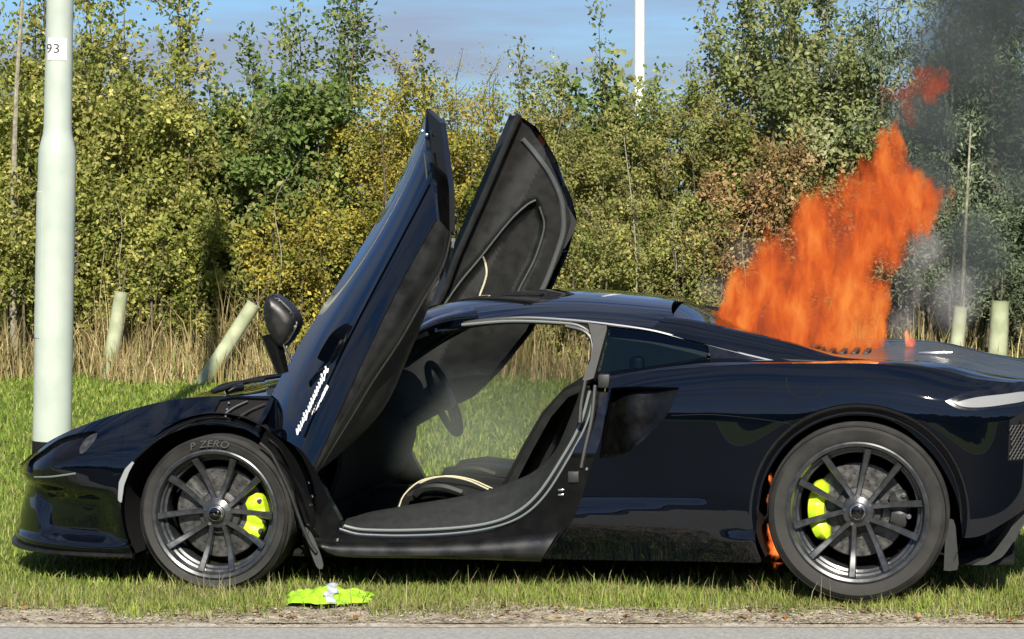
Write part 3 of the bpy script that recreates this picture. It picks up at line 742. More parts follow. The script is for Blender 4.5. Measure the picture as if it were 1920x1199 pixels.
for flip in (False, True):
    f = -1 if flip else 1
    # front roof pillar
    P0 = resample(np.array([(.44, -.755, .84), (.62, -.725, .955), (.80, -.69, 1.045), (.93, -.655, 1.088), (1.05, -.66, 1.103)]), n=24)
    P1 = resample(np.array([(.46, -.735, .865), (.64, -.69, .985), (.80, -.645, 1.075), (.90, -.62, 1.115), (1.05, -.60, 1.145)]), n=24)
    P2 = resample(np.array([(.44, -.72, .85), (.62, -.66, .965), (.78, -.60, 1.07), (.86, -.55, 1.118), (1.0, -.5, 1.16)]), n=24)
    loft('roof_pillar', [P0 - (0, 0, .02), P0, P1, P2], PAINT, car, nv=8, thick=.012, flip=flip, outward=(-.3, -1, .6))
    ra = resample(XZ('rail'), n=60)
    r3 = np.stack([ra[:, 0], np.interp(ra[:, 0], [.85, 1.2, 1.6, 1.95, 2.3], [-.66, -.672, -.675, -.668, -.70]), ra[:, 1]], 1)
    r3 = r3[r3[:, 0] > .985]
    MB().tube(r3 * (1, f, 1) + (0, 0, .0), .0065, 6).build('roof_rail', M['chrome'], car)
    low = resample(XZ('opentop')[2:7], n=40)
    r4 = np.stack([low[:, 0], np.full(40, -.672), low[:, 1] + .012], 1)
    MB().tube(r4 * (1, f, 1), .006, 6).build('door_seal', M['seal'], car)
    # body between roof rail and the top of the door opening
    up = resample(np.array([(p[0], -.668, p[2] - .004) for p in r3 if p[0] < 1.60]), n=30)
    ot = resample(XZ('opentop')[2:7], n=30)
    lo3 = np.stack([ot[:, 0], np.full(30, -.665), ot[:, 1]], 1)
    loft('roof_side', [up, lo3, lo3 + (0, .04, .01)], SATIN, car, thick=.01, flip=flip, outward=(0, -1, 0))
    # buttress
    bt = resample(np.vstack([[(1.86, 1.112)], XZ('butt_top'), [(2.72, .935)]]), n=40)
    bl = resample(np.vstack([XZ('rail')[7:], [(2.45, .915), (2.72, .93)]]), n=40)
    b_top = np.stack([bt[:, 0], np.interp(bt[:, 0], [1.86, 2.3, 2.75], [-.555, -.58, -.64]), bt[:, 1]], 1)
    b_low = np.stack([bl[:, 0], np.interp(bl[:, 0], [1.78, 2.3, 2.75], [-.67, -.70, -.70]), bl[:, 1] + .003], 1)
    mid = (b_top + b_low) / 2 + (0, -.012, .014)
    b_in = b_top + np.stack([np.zeros(40), np.full(40, .05), -np.clip((b_top[:, 2] - .93) * .9, 0, .16)], 1)
    loft('buttress', [b_low, mid, b_top, b_in], PAINT, car, nv=12, thick=.012, flip=flip, outward=(0, -1, 1))
    # quarter window and the vent behind it
    F_green = lambda x, z: np.stack([x, -(.835 - .50 * np.clip(z - .78, 0, 1)), z], -1)
    qw = outline(np.vstack([XZ('qwin'), XZ('qwin')[:1]]), step=.02, smooth=False)
    panel('quarter_window', qw, lambda x, z: F_green(x, z) + np.array([0, .01, 0]), M['glass_dark'], car, h=.08, gap=.002, depth=.004, flip=flip)
    wback = np.stack([qw[:, 0], qw[:, 1]], 1)
    panel('quarter_window_backing', wback, lambda x, z: F_green(x, z) + np.array([0, .10, 0]), M['inner'], car, h=.1, gap=0, depth=.002, flip=flip)
    gv = outline(np.vstack([XZ('gvent'), XZ('gvent')[:1]]), step=.02, smooth=False)
    panel('buttress_grille', gv, lambda x, z: F_green(x, z) + np.array([0, .015, 0]), GLOSS, car, h=.05, gap=0, depth=.01, flip=flip)
    pl = outline(np.vstack([XZ('pillar'), XZ('pillar')[:1]]), step=.02, smooth=False)
    panel('door_pillar', pl, lambda x, z: F_green(x, z) - np.array([0, .004, 0]), M['trim'], car, h=.05, gap=0, depth=.04, flip=flip)

for flip in (False, True):
    f = -1 if flip else 1
    # rear quarter with the side intake cut into it
    so = np.vstack([XZ('shoulder')[:-1], [(3.30, .858), (3.40, .854), (3.47, .851)]])
    so[:, 1] = Z_crest(so[:, 0])
    tl = np.array([(3.47, .851), (3.475, .6), (3.46, .42)])
    tb = np.vstack([[(3.46, .42)], [(3.36, .40)], XZ('tail')[::-1][1:]])
    tb[-1] = XZ('arch_r')[-1]
    intake = outline(XZ('intake_a'), XZ('intake_b'), XZ('intake_c'), step=.015)
    rq = outline(so, tl, tb, XZ('arch_r')[::-1], XZ('rqbot')[::-1], XZ('rqfront')[::-1], step=.02)
    panel('rear_wing', rq, F_side, PAINT, car, holes=[intake], h=.02, gap=.0, depth=.025, flip=flip, extra=RING_R)
    def rec(x, z):
        k = np.clip((np.asarray(x) - 1.60) / .34, 0, 1)
        return .012 + .15 * (1 - k)**1.1
    def duct_off(x, z):
        x = np.asarray(x, float); z = np.asarray(z, float)
        k = np.clip((x - 1.60) / .34, 0, 1)
        o = rec(x, z) - .035 * np.exp(-((x - 1.715) / .075)**2) - .03 * np.exp(-((z - .655 - .9 * (x - 1.80)) / .022)**2) * sstep(1.70, 1.76, x) * (1 - k)
        return np.maximum(o, .006)
    def F_duct(x, z):
        p = F_side(x, z); p[..., 1] += duct_off(x, z); return p
    panel('side_intake', intake, F_duct, M['duct'], car, h=.012, gap=0, depth=lambda v: -duct_off(v[:, 0], v[:, 1]) + .002, flip=flip, straight=True)
    # shelf from the shoulder crease up to the glass and on to the deck
    sx = np.linspace(1.64, 3.45, 60)
    s3 = F_side(sx, Z_crest(sx))
    zi = spline([1.64, 1.90, 2.05, 2.3, 2.6, 2.83, 2.97, 3.11, 3.3, 3.46], [.905, .94, .955, .944, .945, .945, .932, .897, .862, .852])
    yi = np.interp(sx, [1.64, 2.0, 2.3, 3.0, 3.46], [.775, .755, .705, .70, .52])
    i3 = np.stack([sx, -yi, zi(sx)], 1)
    loft('shoulder', [s3, s3 * .7 + i3 * .3 + (0, 0, .006), i3 + (0, 0, .002), i3 + (0, .02, -.004)], PAINT, car, nv=9, thick=.014, flip=flip, outward=(0, -.2, 1))
    # tail lamp
    th = outline(np.vstack([XZ('tailhouse'), XZ('tailhouse')[:1]]), step=.02)
    tp = panel('tail_lamp', th, F_off(.003), GLOSS, car, h=.03, gap=0, depth=.01, flip=flip)
    tlq = outline(np.vstack([XZ('taillens'), XZ('taillens')[:1]]), step=.015)
    panel('lamp_lens', tlq, F_off(.009), M['lensw'], tp, h=.02, gap=0, depth=.008, flip=flip)
    me_ = outline(np.vstack([XZ('mesh'), XZ('mesh')[:1]]), step=.02, smooth=False)
    gp = panel('mesh_grille', me_, F_off(.002), MATT, car, h=.04, gap=0, depth=.006, flip=flip)
    bars = MB()
    x0, x1, z0, z1 = me_[:, 0].min() + .004, me_[:, 0].max(), .565, .70
    for k in np.arange(-.2, .25, .014):
        for sg in (1, -1):
            pts = []
            for t in np.linspace(0, 1, 8):
                z = z0 + (z1 - z0) * t; x = (x0 + x1) / 2 + k + sg * (z - (z0 + z1) / 2) * .6
                if x0 < x < x1: pts.append(F_side(np.array([x]), np.array([z]))[0] * (1, f, 1) + (0, -.008 * f, 0))
            if len(pts) > 1: bars.tube(pts, .0022, 4, cap=False)
    if bars.v: bars.build('grille_bars', M['trim'], gp)
    # fuel flap seam and long seam in the quarter
    for key, rad in (('fuel', .0022), ('seamline', .0018)):
        q = resample(XZ(key), n=24); q3 = F_side(q[:, 0], q[:, 1]) * (1, f, 1) + (0, .0008 * f, 0)
        MB().tube(q3, rad, 5).build('panel_seam', MATT, car)
    # rear mud flap, diffuser fins
    mf = outline(np.array([(2.985, .335), (3.02, .325), (3.035, .13), (2.975, .12), (2.985, .335)]), step=.03, smooth=False)
    panel('mud_flap', mf, lambda x, z: np.stack([x, -.90 + 0 * x, z], -1), M['trim'], car, h=.05, gap=0, depth=.012, flip=flip)
    for yy, mm in ((-.78, M['trim']), (-.52, SATIN), (-.26, SATIN)):
        fn_ = outline(np.vstack([XZ('fin'), XZ('fin')[:1]]), step=.02, smooth=False)
        panel('diffuser_fin', fn_, lambda x, z, yy=yy: np.stack([x, yy + 0 * x, z], -1), mm, car, h=.05, gap=0, depth=.014, flip=flip)
    # inner wheel houses
    for (cx, cz, rad, y0) in ((0, .34, .40, -.90), (2.645, .37, .42, -.925)):
        mb = MB(); n = 40
        ang = np.linspace(R(-28), R(208), n)
        pr = [(y0, rad), (-.50, rad), (-.50, .02)]
        v = [(cx + rr_ * math.cos(a), yy * f, cz + rr_ * math.sin(a)) for a in ang for yy, rr_ in pr]
        fc = [(i * 3 + j, i * 3 + j + 1, (i + 1) * 3 + j + 1, (i + 1) * 3 + j) for i in range(n - 1) for j in range(2)]
        mb.add(v, fc).build('wheel_house', MATT, car)
# rear valance across the tail, deck and engine cover
tx = F_side(np.full(12, 3.47), np.linspace(.42, .85, 12))
loft('rear_bumper', [tx, tx * (1, .5, 1) + (.06, 0, 0), tx * (1, 0, 1) + (.075, 0, 0), tx * (1, -.5, 1) + (.06, 0, 0), tx * (1, -1, 1)], PAINT, car, nv=20, thick=.02, outward=(1, 0, 0))
Zd = spline([1.95, 2.1, 2.3, 2.45, 2.6, 2.83, 2.97, 3.11, 3.3, 3.46], [1.04, 1.01, .965, .955, .952, .952, .938, .902, .866, .855])
F_deck = lambda x, y: np.stack([x, y, Zd(x) - .010 * (np.abs(y) / .7)**2], -1)
do = outline(np.array([(2.25, -.66), (2.3, -.69), (3.0, -.69), (3.46, -.51)]), np.array([(3.46, -.51), (3.52, 0), (3.46, .51)]),
             np.array([(3.46, .51), (3.0, .69), (2.3, .69), (2.25, .66)]), np.array([(2.25, .66), (2.25, -.66)]), step=.04, smooth=False)
hole = outline(np.array([(2.30, -.40), (2.66, -.34), (2.66, .34), (2.30, .40), (2.30, -.40)]), step=.05, smooth=False)
panel('rear_deck', do, F_deck, M['deck_grey'], car, holes=[hole], h=.06, gap=0, out=(0, 0, 1), depth=.02)
ec = panel('engine_cover', hole, lambda x, y: F_deck(x, y) - np.array([0, 0, .03]), M['carbon'], car, h=.06, gap=0, out=(0, 0, 1), depth=.02)
for i in range(7):
    x = 2.33 + i * .05
    MB().box((x, -.33, .935), (x + .022, .33, .958), .004).build('louvre', M['carbon'], ec)
for y in (-.35, -.31):
    MB().box((2.86, y, .951), (3.0, y + .012, .957), .002).build('deck_strip', M['chrome'], car)
gl = [np.array([(1.85, y, 1.155 - .05 * (abs(y) / .5)**2), (2.05, y, 1.07), (2.26, y, .975)]) for y in np.linspace(-.5, .5, 9)]
loft('rear_window', np.array(gl).transpose(1, 0, 2), M['glass_dark'], car, nv=10, thick=.005, outward=(.4, 0, 1))

# --- door openings: hinge pillar, shut face, sill, seals
F_shut = lambda x, z: np.stack([x, -(.86 - .12 * sstep(.55, .95, z)), z], -1)
for flip in (False, True):
    f = -1 if flip else 1
    hg = outline(np.vstack([XZ('hinge'), XZ('hinge')[:1]]), step=.02)
    panel('hinge_pillar', hg, lambda x, z: np.stack([x, -.85 + 0 * x, z], -1), GLOSS, car, h=.04, gap=0, depth=.05, flip=flip)
    s2 = XZ('seal2'); rf_ = XZ('rqfront'); st = XZ('skirt_t')
    dfp = outline(s2, np.vstack([s2[-1:], rf_[1:2]]), rf_[1:], np.vstack([rf_[-1:], st[-2:-1] + (.05, -.02)]), np.vstack([st[-2:-1] + (.05, -.02), st[1:-2][::-1], s2[:1]]), step=.02)
    panel('shut_face', dfp, F_shut, GLOSS, car, h=.03, gap=0, depth=.02, flip=flip)
    a = resample(XZ('seal'), n=70); b = resample(XZ('seal2'), n=70)
    ya = np.interp(a[:, 1], [.25, .55, .95], [-.815, -.80, -.735]); yb = np.interp(b[:, 1], [.25, .55, .95], [-.868, -.862, -.775])
    A3 = np.stack([a[:, 0], ya, a[:, 1]], 1) * (1, f, 1); B3 = np.stack([b[:, 0], yb, b[:, 1]], 1) * (1, f, 1)
    MB().tube(A3, .0065, 7).build('sill_seal', M['seal'], car)
    MB().tube(B3, .0042, 6).build('sill_seal', M['seal'], car)
    loft('sill_gutter', [A3 + (0, 0, -.004), (A3 + B3) / 2 + (0, .01 * f, -.012), B3], GLOSS, car, nv=5, thick=.01, outward=(0, -f, .5))
    c = resample(XZ('sillin'), n=70)
    C3 = np.stack([c[:, 0], np.full(70, -.66), c[:, 1]], 1) * (1, f, 1)
    loft('sill_trim', [A3, A3 * .55 + C3 * .45 + (0, 0, .012), C3, C3 + (0, .05 * f, -.10)], M['trim'], car, nv=14, thick=.01, outward=(0, -.4 * f, 1))
    op = resample(np.vstack([XZ('opentop')[4:], [(1.545, .84)]]), n=40)
    o3 = np.stack([op[:, 0], np.interp(op[:, 1], [.83, 1.1], [-.745, -.672]), op[:, 1]], 1) * (1, f, 1)
    MB().tube(o3, .010, 7).build('door_seal', SATIN, car)
    # skirt below the door
    t1 = resample(XZ('skirt_t'), n=50); t2 = resample(XZ('skirt_b'), n=50)
    T3 = np.stack([t1[:, 0], np.full(50, -.868), t1[:, 1]], 1); U3 = np.stack([t2[:, 0], np.full(50, -.885), t2[:, 1]], 1)
    loft('side_skirt', [T3 + (0, .05, .004), T3, T3 * .6 + U3 * .4 + (0, -.022, 0), U3, U3 + (0, .12, -.01)], M['facet'], car, nv=14, thick=.01, flip=flip, outward=(0, -1, 0))
    lp = resample(XZ('liner'), n=30); l3 = np.stack([lp[:, 0], np.full(30, -.915), lp[:, 1]], 1) * (1, f, 1)
    MB().tube(l3, .012, 6, flat=.6).build('arch_edge', M['trim'], car)
    if not flip:
        fl = outline(np.vstack([XZ('flap'), XZ('flap')[:1]]), step=.015)
        panel('loose_flap', fl, lambda x, z: np.stack([x, -.90 + .2 * (z - .2), z], -1), M['trim'], car, h=.02, gap=0, depth=.008)
    # rubber block, latch, small bright screws on the shut face
    MB().box((1.585, -.80, .838), (1.635, -.745, .895), .008).build('latch_block', M['trim'], car) if not flip else None
if True:
    lt = MB().box((1.47, -.875, .46), (1.515, -.855, .505), .004).build('door_latch', M['trim'], car)
    for z in (.405, .425):
        MB().box((1.428, -.872, z), (1.452, -.862, z + .008), .002).build('latch_bolt', M['silver'], car)
    for (x, z) in ((1.548, .515), (.40, .395), (.395, .36), (.385, .45), (.505, .215)):
        MB().lathe([(0, -.004), (.006, -.003), (.007, .004)], 10).build('pillar_screw', M['silver'], car).location = (x, -.872, z)
    for P_ in ([(1.535, -.80, .87), (1.52, -.815, .78), (1.515, -.83, .70)], [(1.575, -.80, .85), (1.565, -.83, .72), (1.54, -.855, .60), (1.525, -.868, .52)]):
        MB().tube(resample(np.array(P_), n=16), .009, 6).build('pillar_seal', M['trim'], car)

# --- underbody
MB().box((-.85, -.74, .125), (3.25, .74, .155), .01).build('undertray', MATT, car)
MB().box((.42, -.80, .14), (2.22, .80, .20), .02).build('floor_pan', MATT, car)
MB().box((.33, -.80, .18), (.40, .80, .76), .02).build('firewall', MATT, car)
MB().box((1.70, -.70, .18), (1.76, .70, .96), .02).build('bulkhead', M['inner'], car)
MB().box((-.72, -.55, .16), (-.42, .55, .50), .03).build('front_crash_box', MATT, car)
MB().box((1.80, -.52, .16), (3.15, .52, .86), .05).build('engine_block', MATT, car)

# --- cabin
prof = np.array([(.36, .775), (.42, .815), (.48, .80), (.525, .745), (.53, .68), (.50, .60), (.49, .50), (.44, .36), (.38, .30)])
prof = resample(prof, n=24)
loft('dashboard', [np.stack([prof[:, 0], np.full(24, y), prof[:, 1]], 1) for y in np.linspace(-.72, .72, 9)], MATT, car, thick=.02, outward=(1, 0, .3))
MB().box((.45, -.12, .18), (1.55, .12, .345), .04).build('centre_console', M['inner'], car)
MB().box((.46, -.70, .195), (1.2, .70, .212), .005).build('carpet', MATT, car)
def seat(yc, piped=True):
    st_ = empty('seat', (0, yc, 0), car)
    # cushion: a padded shell, rounded in section
    rows = []
    for y in np.linspace(-.24, .24, 9):
        k = 1 - (abs(y) / .24)**3
        bol = .035 * math.exp(-((abs(y) - .19) / .05)**2)
        rows.append(np.array([(.70, y, .255), (.695, y, .30 + .06 * k), (.74, y, .355 + .04 * k + bol), (.86, y, .375 + .035 * k + bol),
                              (1.02, y, .36 + .03 * k + bol), (1.16, y, .34 + .03 * k + bol), (1.22, y, .30), (1.20, y, .22)]))
    loft('cushion', rows, M['inner'], st_, nv=17, thick=.03, outward=(0, 0, 1))
    rows = []
    for y in np.linspace(-.25, .25, 9):
        k = 1 - (abs(y) / .25)**3
        bol = -.05 * math.exp(-((abs(y) - .20) / .05)**2)
        rows.append(np.array([(1.16, y, .33), (1.19 + bol, y, .42), (1.275 + bol, y, .58), (1.35 + bol * .8, y, .72), (1.42 + bol * .3, y, .83 - .02 * (1 - k)),
                              (1.47, y, .865 - .03 * (1 - k)), (1.52, y, .84), (1.50, y, .70)]))
    loft('backrest', rows, M['inner'], st_, nv=17, thick=.03, outward=(-1, 0, .3))
    for yy in ((-.235, -.14) if piped else ()):
        e = .02 if yy < -.2 else .0
        p_ = resample(np.array([(.705, yy, .32), (.73, yy, .375), (.80, yy, .425 + e * .4), (.90, yy, .445 + e * .4), (1.0, yy, .43 + e * .4), (1.09, yy, .392 + e * .4)]), n=24)
        MB().tube(p_, .0032, 5).build('piping', M['cream'], st_)
    MB().tube(resample(np.array([(.78, -.245, .375), (.82, -.255, .405), (.90, -.258, .41), (.98, -.25, .385)]), n=14), .016, 6).build('bolster_roll', M['inner'], st_)
    return st_
seat(-.37); seat(.37, False)
MB().box((1.10, -.12, .36), (1.14, -.09, .40), .006).build('belt_buckle', M['red'], car)
sw = empty('steering_wheel', (.70, .38, .70), car)
sw.rotation_euler = (0, R(-22), 0)
mbs = MB(); V = []
th = np.linspace(0, 2 * math.pi, 49)
ring = np.stack([0 * th, .165 * np.cos(th), .175 * np.sin(th) * np.where(np.sin(th) < 0, .94, 1)], 1)
mbs.tube(ring, .017, 10, cap=False).build('wheel_ring', MATT, sw)
MB().box((-.02, -.06, -.05), (.04, .06, .05), .02).build('wheel_boss', M['inner'], sw)
for a in (R(180), R(0), R(270)):
    MB().tube([(0.01, .05 * math.cos(a), .05 * math.sin(a)), (0, .155 * math.cos(a), .16 * math.sin(a))], .016, 6, flat=.5).build('wheel_spoke', M['inner'], sw)
MB().tube([(.03, 0, 0), (-.20, 0, -.03)], .04, 10).build('steering_column', MATT, sw)

# --- near door, swung up and out
dr = M['paint']
n = 48
def fair(P, deg=3):
    # a fair curve through the measured points, ends kept
    s = np.concatenate([[0], np.cumsum(np.linalg.norm(np.diff(P, axis=0), axis=1))]); s /= s[-1]
    w = np.ones(len(s)); w[0] = w[-1] = 12
    t = np.linspace(0, 1, n)
    return np.stack([np.polyval(np.polyfit(s, P[:, k], deg, w=w), t) for k in range(3)], 1)
L, Cc, Fa = (fair(D[k]) for k in ('doorL', 'doorC', 'doorF'))
Ri = resample(D['doorR'], n=n)
Mi = L * .52 + Cc * .48 + np.array([-.012, -.022, .006])
door = loft('door', [L + (.006, .035, -.004), L + (.001, .012, 0), L, Mi, Cc, Fa], PAINT, car, nv=34, thick=.02, outward=(-.5, -1, .2), smooth_rows=True)
tag(door, 'near door raised, dark blue sky reflected in it')
fa2 = Fa + (0.003, .004, 0)
loft('door_underside', [fa2, (fa2 + Ri) / 2 + (.006, -.016, 0), Ri, Ri + (-.02, .05, 0)], M['facet'], door, nv=16, thick=.012, outward=(1, -1, -.2))
MB().tube(Cc[2:-1] + (0, -.004, 0), .004, 6).build('door_crease', PAINT, door)
MB().tube(Ri + (0, -.004, 0), .005, 6).build('edge_strip', M['trim'], door)
de = outline(np.vstack([XZ('doorend'), XZ('doorend')[:1]]), step=.02, smooth=False)
panel('door_end', de, lambda x, z: np.stack([x, -1.045 - .5 * (x - .95) , z], -1), GLOSS, door, h=.04, gap=0, depth=.035)
MB().tube(resample(np.array([(.936, -1.075, 1.80), (.948, -1.085, 1.70), (.955, -1.095, 1.60), (.968, -1.11, 1.545), (.995, -1.135, 1.485)]), n=16), .005, 6).build('end_strip', M['trim'], door)
for p_ in ((.925, -1.06, 1.885), (.945, -1.07, 1.87), (.957, -1.115, 1.545)):
    MB().lathe([(0, -.005), (.007, -.003), (.008, .005)], 10).build('end_bolt', M['silver'], door).location = p_
din = resample(D['doorIn'], n=n)
tp4 = (1 - np.linspace(0, 1, n)**3)[:, None]
loft('inner_trim', [Ri + (-.004, .03, 0), din * tp4 + (Ri + (-.006, .05, 0)) * (1 - tp4), (din + (-.06, .16, 0)) * tp4 + (Ri + (-.03, .06, -.03)) * (1 - tp4), L + np.array([.06, .16, 0]) * tp4 + np.array([.02, .04, -.05]) * (1 - tp4), L + np.array([.012, .06, 0]) * tp4 + np.array([.012, .03, -.03]) * (1 - tp4)], M['inner'], door, nv=24, thick=.015, outward=(1, 1, -.2))
# white script on the door: strokes too small to read in the photograph
lt_ = MB(); rl = random.Random(5)
def stroke_row(key, n_, hmax, y_off):
    q = resample(D[key], n=n_ * 3 + 1)
    t = np.gradient(q, axis=0); t /= np.linalg.norm(t, axis=1, keepdims=True)
    for i in range(n_):
        p = q[i * 3 + 1]; tt = t[i * 3 + 1]
        nn_ = np.array([-tt[2], 0, tt[0]]); h = hmax * rl.choice([.55, .6, .75, 1.0, .65])
        a = p - nn_ * h * .5 - tt * .006; b = p + nn_ * h * .5 + tt * .010
        lt_.tube([a, (a + b) / 2 + tt * rl.uniform(-.004, .006), b], .0042, 5)
        lt_.tube([a, p + tt * .011 - nn_ * h * .3], .0036, 5)
        if rl.random() < .6: lt_.tube([p + nn_ * h * .2, p + tt * .012 + nn_ * h * .3], .0034, 5)
def on_skin(V_):
    """drop the strokes onto the door skin"""
    S = np.array([v.co[:] for v in door.data.vertices])
    S = S[:len(S) // 2]
    out = []
    for v in V_:
        d = np.hypot(S[:, 0] - v[0], S[:, 2] - v[2]); i = np.argsort(d)[:4]
        w = 1 / (d[i] + 1e-4); y = (S[i, 1] * w).sum() / w.sum()
        out.append((v[0], y - .003 + (v[1] - v[1]), v[2]))
    return out
stroke_row('letter', 17, .030, 0); stroke_row('letter2', 10, .011, 0)
base = on_skin(lt_.v)
lt_.v = [(b[0], b[1] + (-.003 if i % 5 in (0, 1) else .0), b[2]) for i, b in enumerate(base)]
lt_.build('door_lettering', M['white'], door)
# mirror on the door
mo = outline(np.vstack([XZ('mirror'), XZ('mirror')[:1]]), step=.012)
def F_mir(x, z):
    c = mo.mean(0); r_ = np.clip(dist_poly(mo, np.stack([np.ravel(x), np.ravel(z)], 1)).reshape(np.shape(x)) / .05, 0, 1)
    return np.stack([x, -1.00 - .05 * np.sqrt(1 - (1 - r_)**2 + 1e-4), z], -1)
mir = panel('door_mirror', mo, F_mir, SATIN, door, h=.010, gap=0, depth=.09, straight=True)
sk = resample(D['stalk'], n=10)
MB().tube(sk + (.0, -.03, 0), np.linspace(.045, .026, 10), 10, flat=.5).build('mirror_stalk', GLOSS, door)
MB().tube(resample(np.array([(.318, -1.02, 1.06), (.335, -1.0, 1.0), (.35, -.985, .955)]), n=8), .005, 6).build('stalk_trim', M['chrome'], door)
MB().tube(resample(np.array([(.30, -.80, .70), (.42, -.86, .85), (.52, -.90, .95)]), n=8), .02, 8).build('gas_strut', SATIN, door)

# --- far door: its inner side faces us
fl_, fr_ = D['fdL'], D['fdR']
fdo = outline(XZ('fdL'), XZ('fdR'), step=.02, smooth=False)
axis0, axis1 = np.array([.30, .80]), np.array([.944, 2.0])
ad = (axis1 - axis0) / np.linalg.norm(axis1 - axis0); an = np.array([ad[1], -ad[0]])
recA = outline(np.vstack([XZ('fdlineA')[::-1], XZ('fdlineB')[1:], XZ('fdlineA')[-1:]]), step=.02, smooth=False)
def F_fd(x, z):
    x = np.asarray(x, float); z = np.asarray(z, float)
    c = (x - axis0[0]) * an[0] + (z - axis0[1]) * an[1]
    P2 = np.stack([np.ravel(x), np.ravel(z)], 1)
    d = dist_poly(recA, P2) * np.where(inside(recA, P2), 1, -1)
    d = d.reshape(x.shape)
    y = .93 + .42 * c + .05 * sstep(-.02, .035, d) + .03 * np.sin(np.clip(c / .20, 0, 1) * math.pi)
    return np.stack([x, y, z], -1)
fd = panel('door', fdo, F_fd, M['inner'], car, h=.012, gap=0, depth=.06)
tag(fd, 'far door raised, its dark inner lining showing')
def F_fdo(x, z):
    p = F_fd(x, z); c = (np.asarray(x) - axis0[0]) * an[0] + (np.asarray(z) - axis0[1]) * an[1]
    p[..., 1] = 1.02 + .40 * c + .06 * np.sin(np.clip(c / .35, 0, 1) * math.pi); return p
panel('outer_panel', shrink_poly(fdo, -.012), F_fdo, PAINT, fd, h=.06, gap=0, depth=.02, out=(0, 1, 0))
for k, rad, mt in (('fdlineA', .0050, M['edgeseal']), ('fdlineB', .0050, M['edgeseal']), ('fdlineC', .005, M['cream']), ('fdseal', .013, M['edgeseal'])):
    q = resample(XZ(k), n=36); q3 = F_fd(q[:, 0], q[:, 1]) + (0, -.006, 0)
    MB().tube(q3, rad, 7).build({'fdseal': 'door_seal'}.get(k, 'trim_line'), mt, fd)
q = resample(XZ('fdL'), n=40); q3 = F_fd(q[:, 0], q[:, 1]) + (.012, -.01, 0)
MB().tube(q3, .016, 8).build('belt_line', M['inner'], fd)
tr_ = outline(np.vstack([XZ('fdtri'), XZ('fdtri')[:1]]), step=.02, smooth=False)
panel('corner_piece', tr_, lambda x, z: F_fd(x, z) + np.array([0, .02, 0]), M['greycal'], fd, h=.03, gap=0, depth=.012)
fg = outline(np.vstack([D['fdglass'], D['fdglass'][:1]])[:, [0, 2]], step=.03, smooth=False)
panel('window_glass', fg, lambda x, z: np.stack([x, .93 + .55 * ((x - axis0[0]) * an[0] + (z - axis0[1]) * an[1]), z], -1), M['glass_door'], fd, h=.06, gap=0, depth=.004)

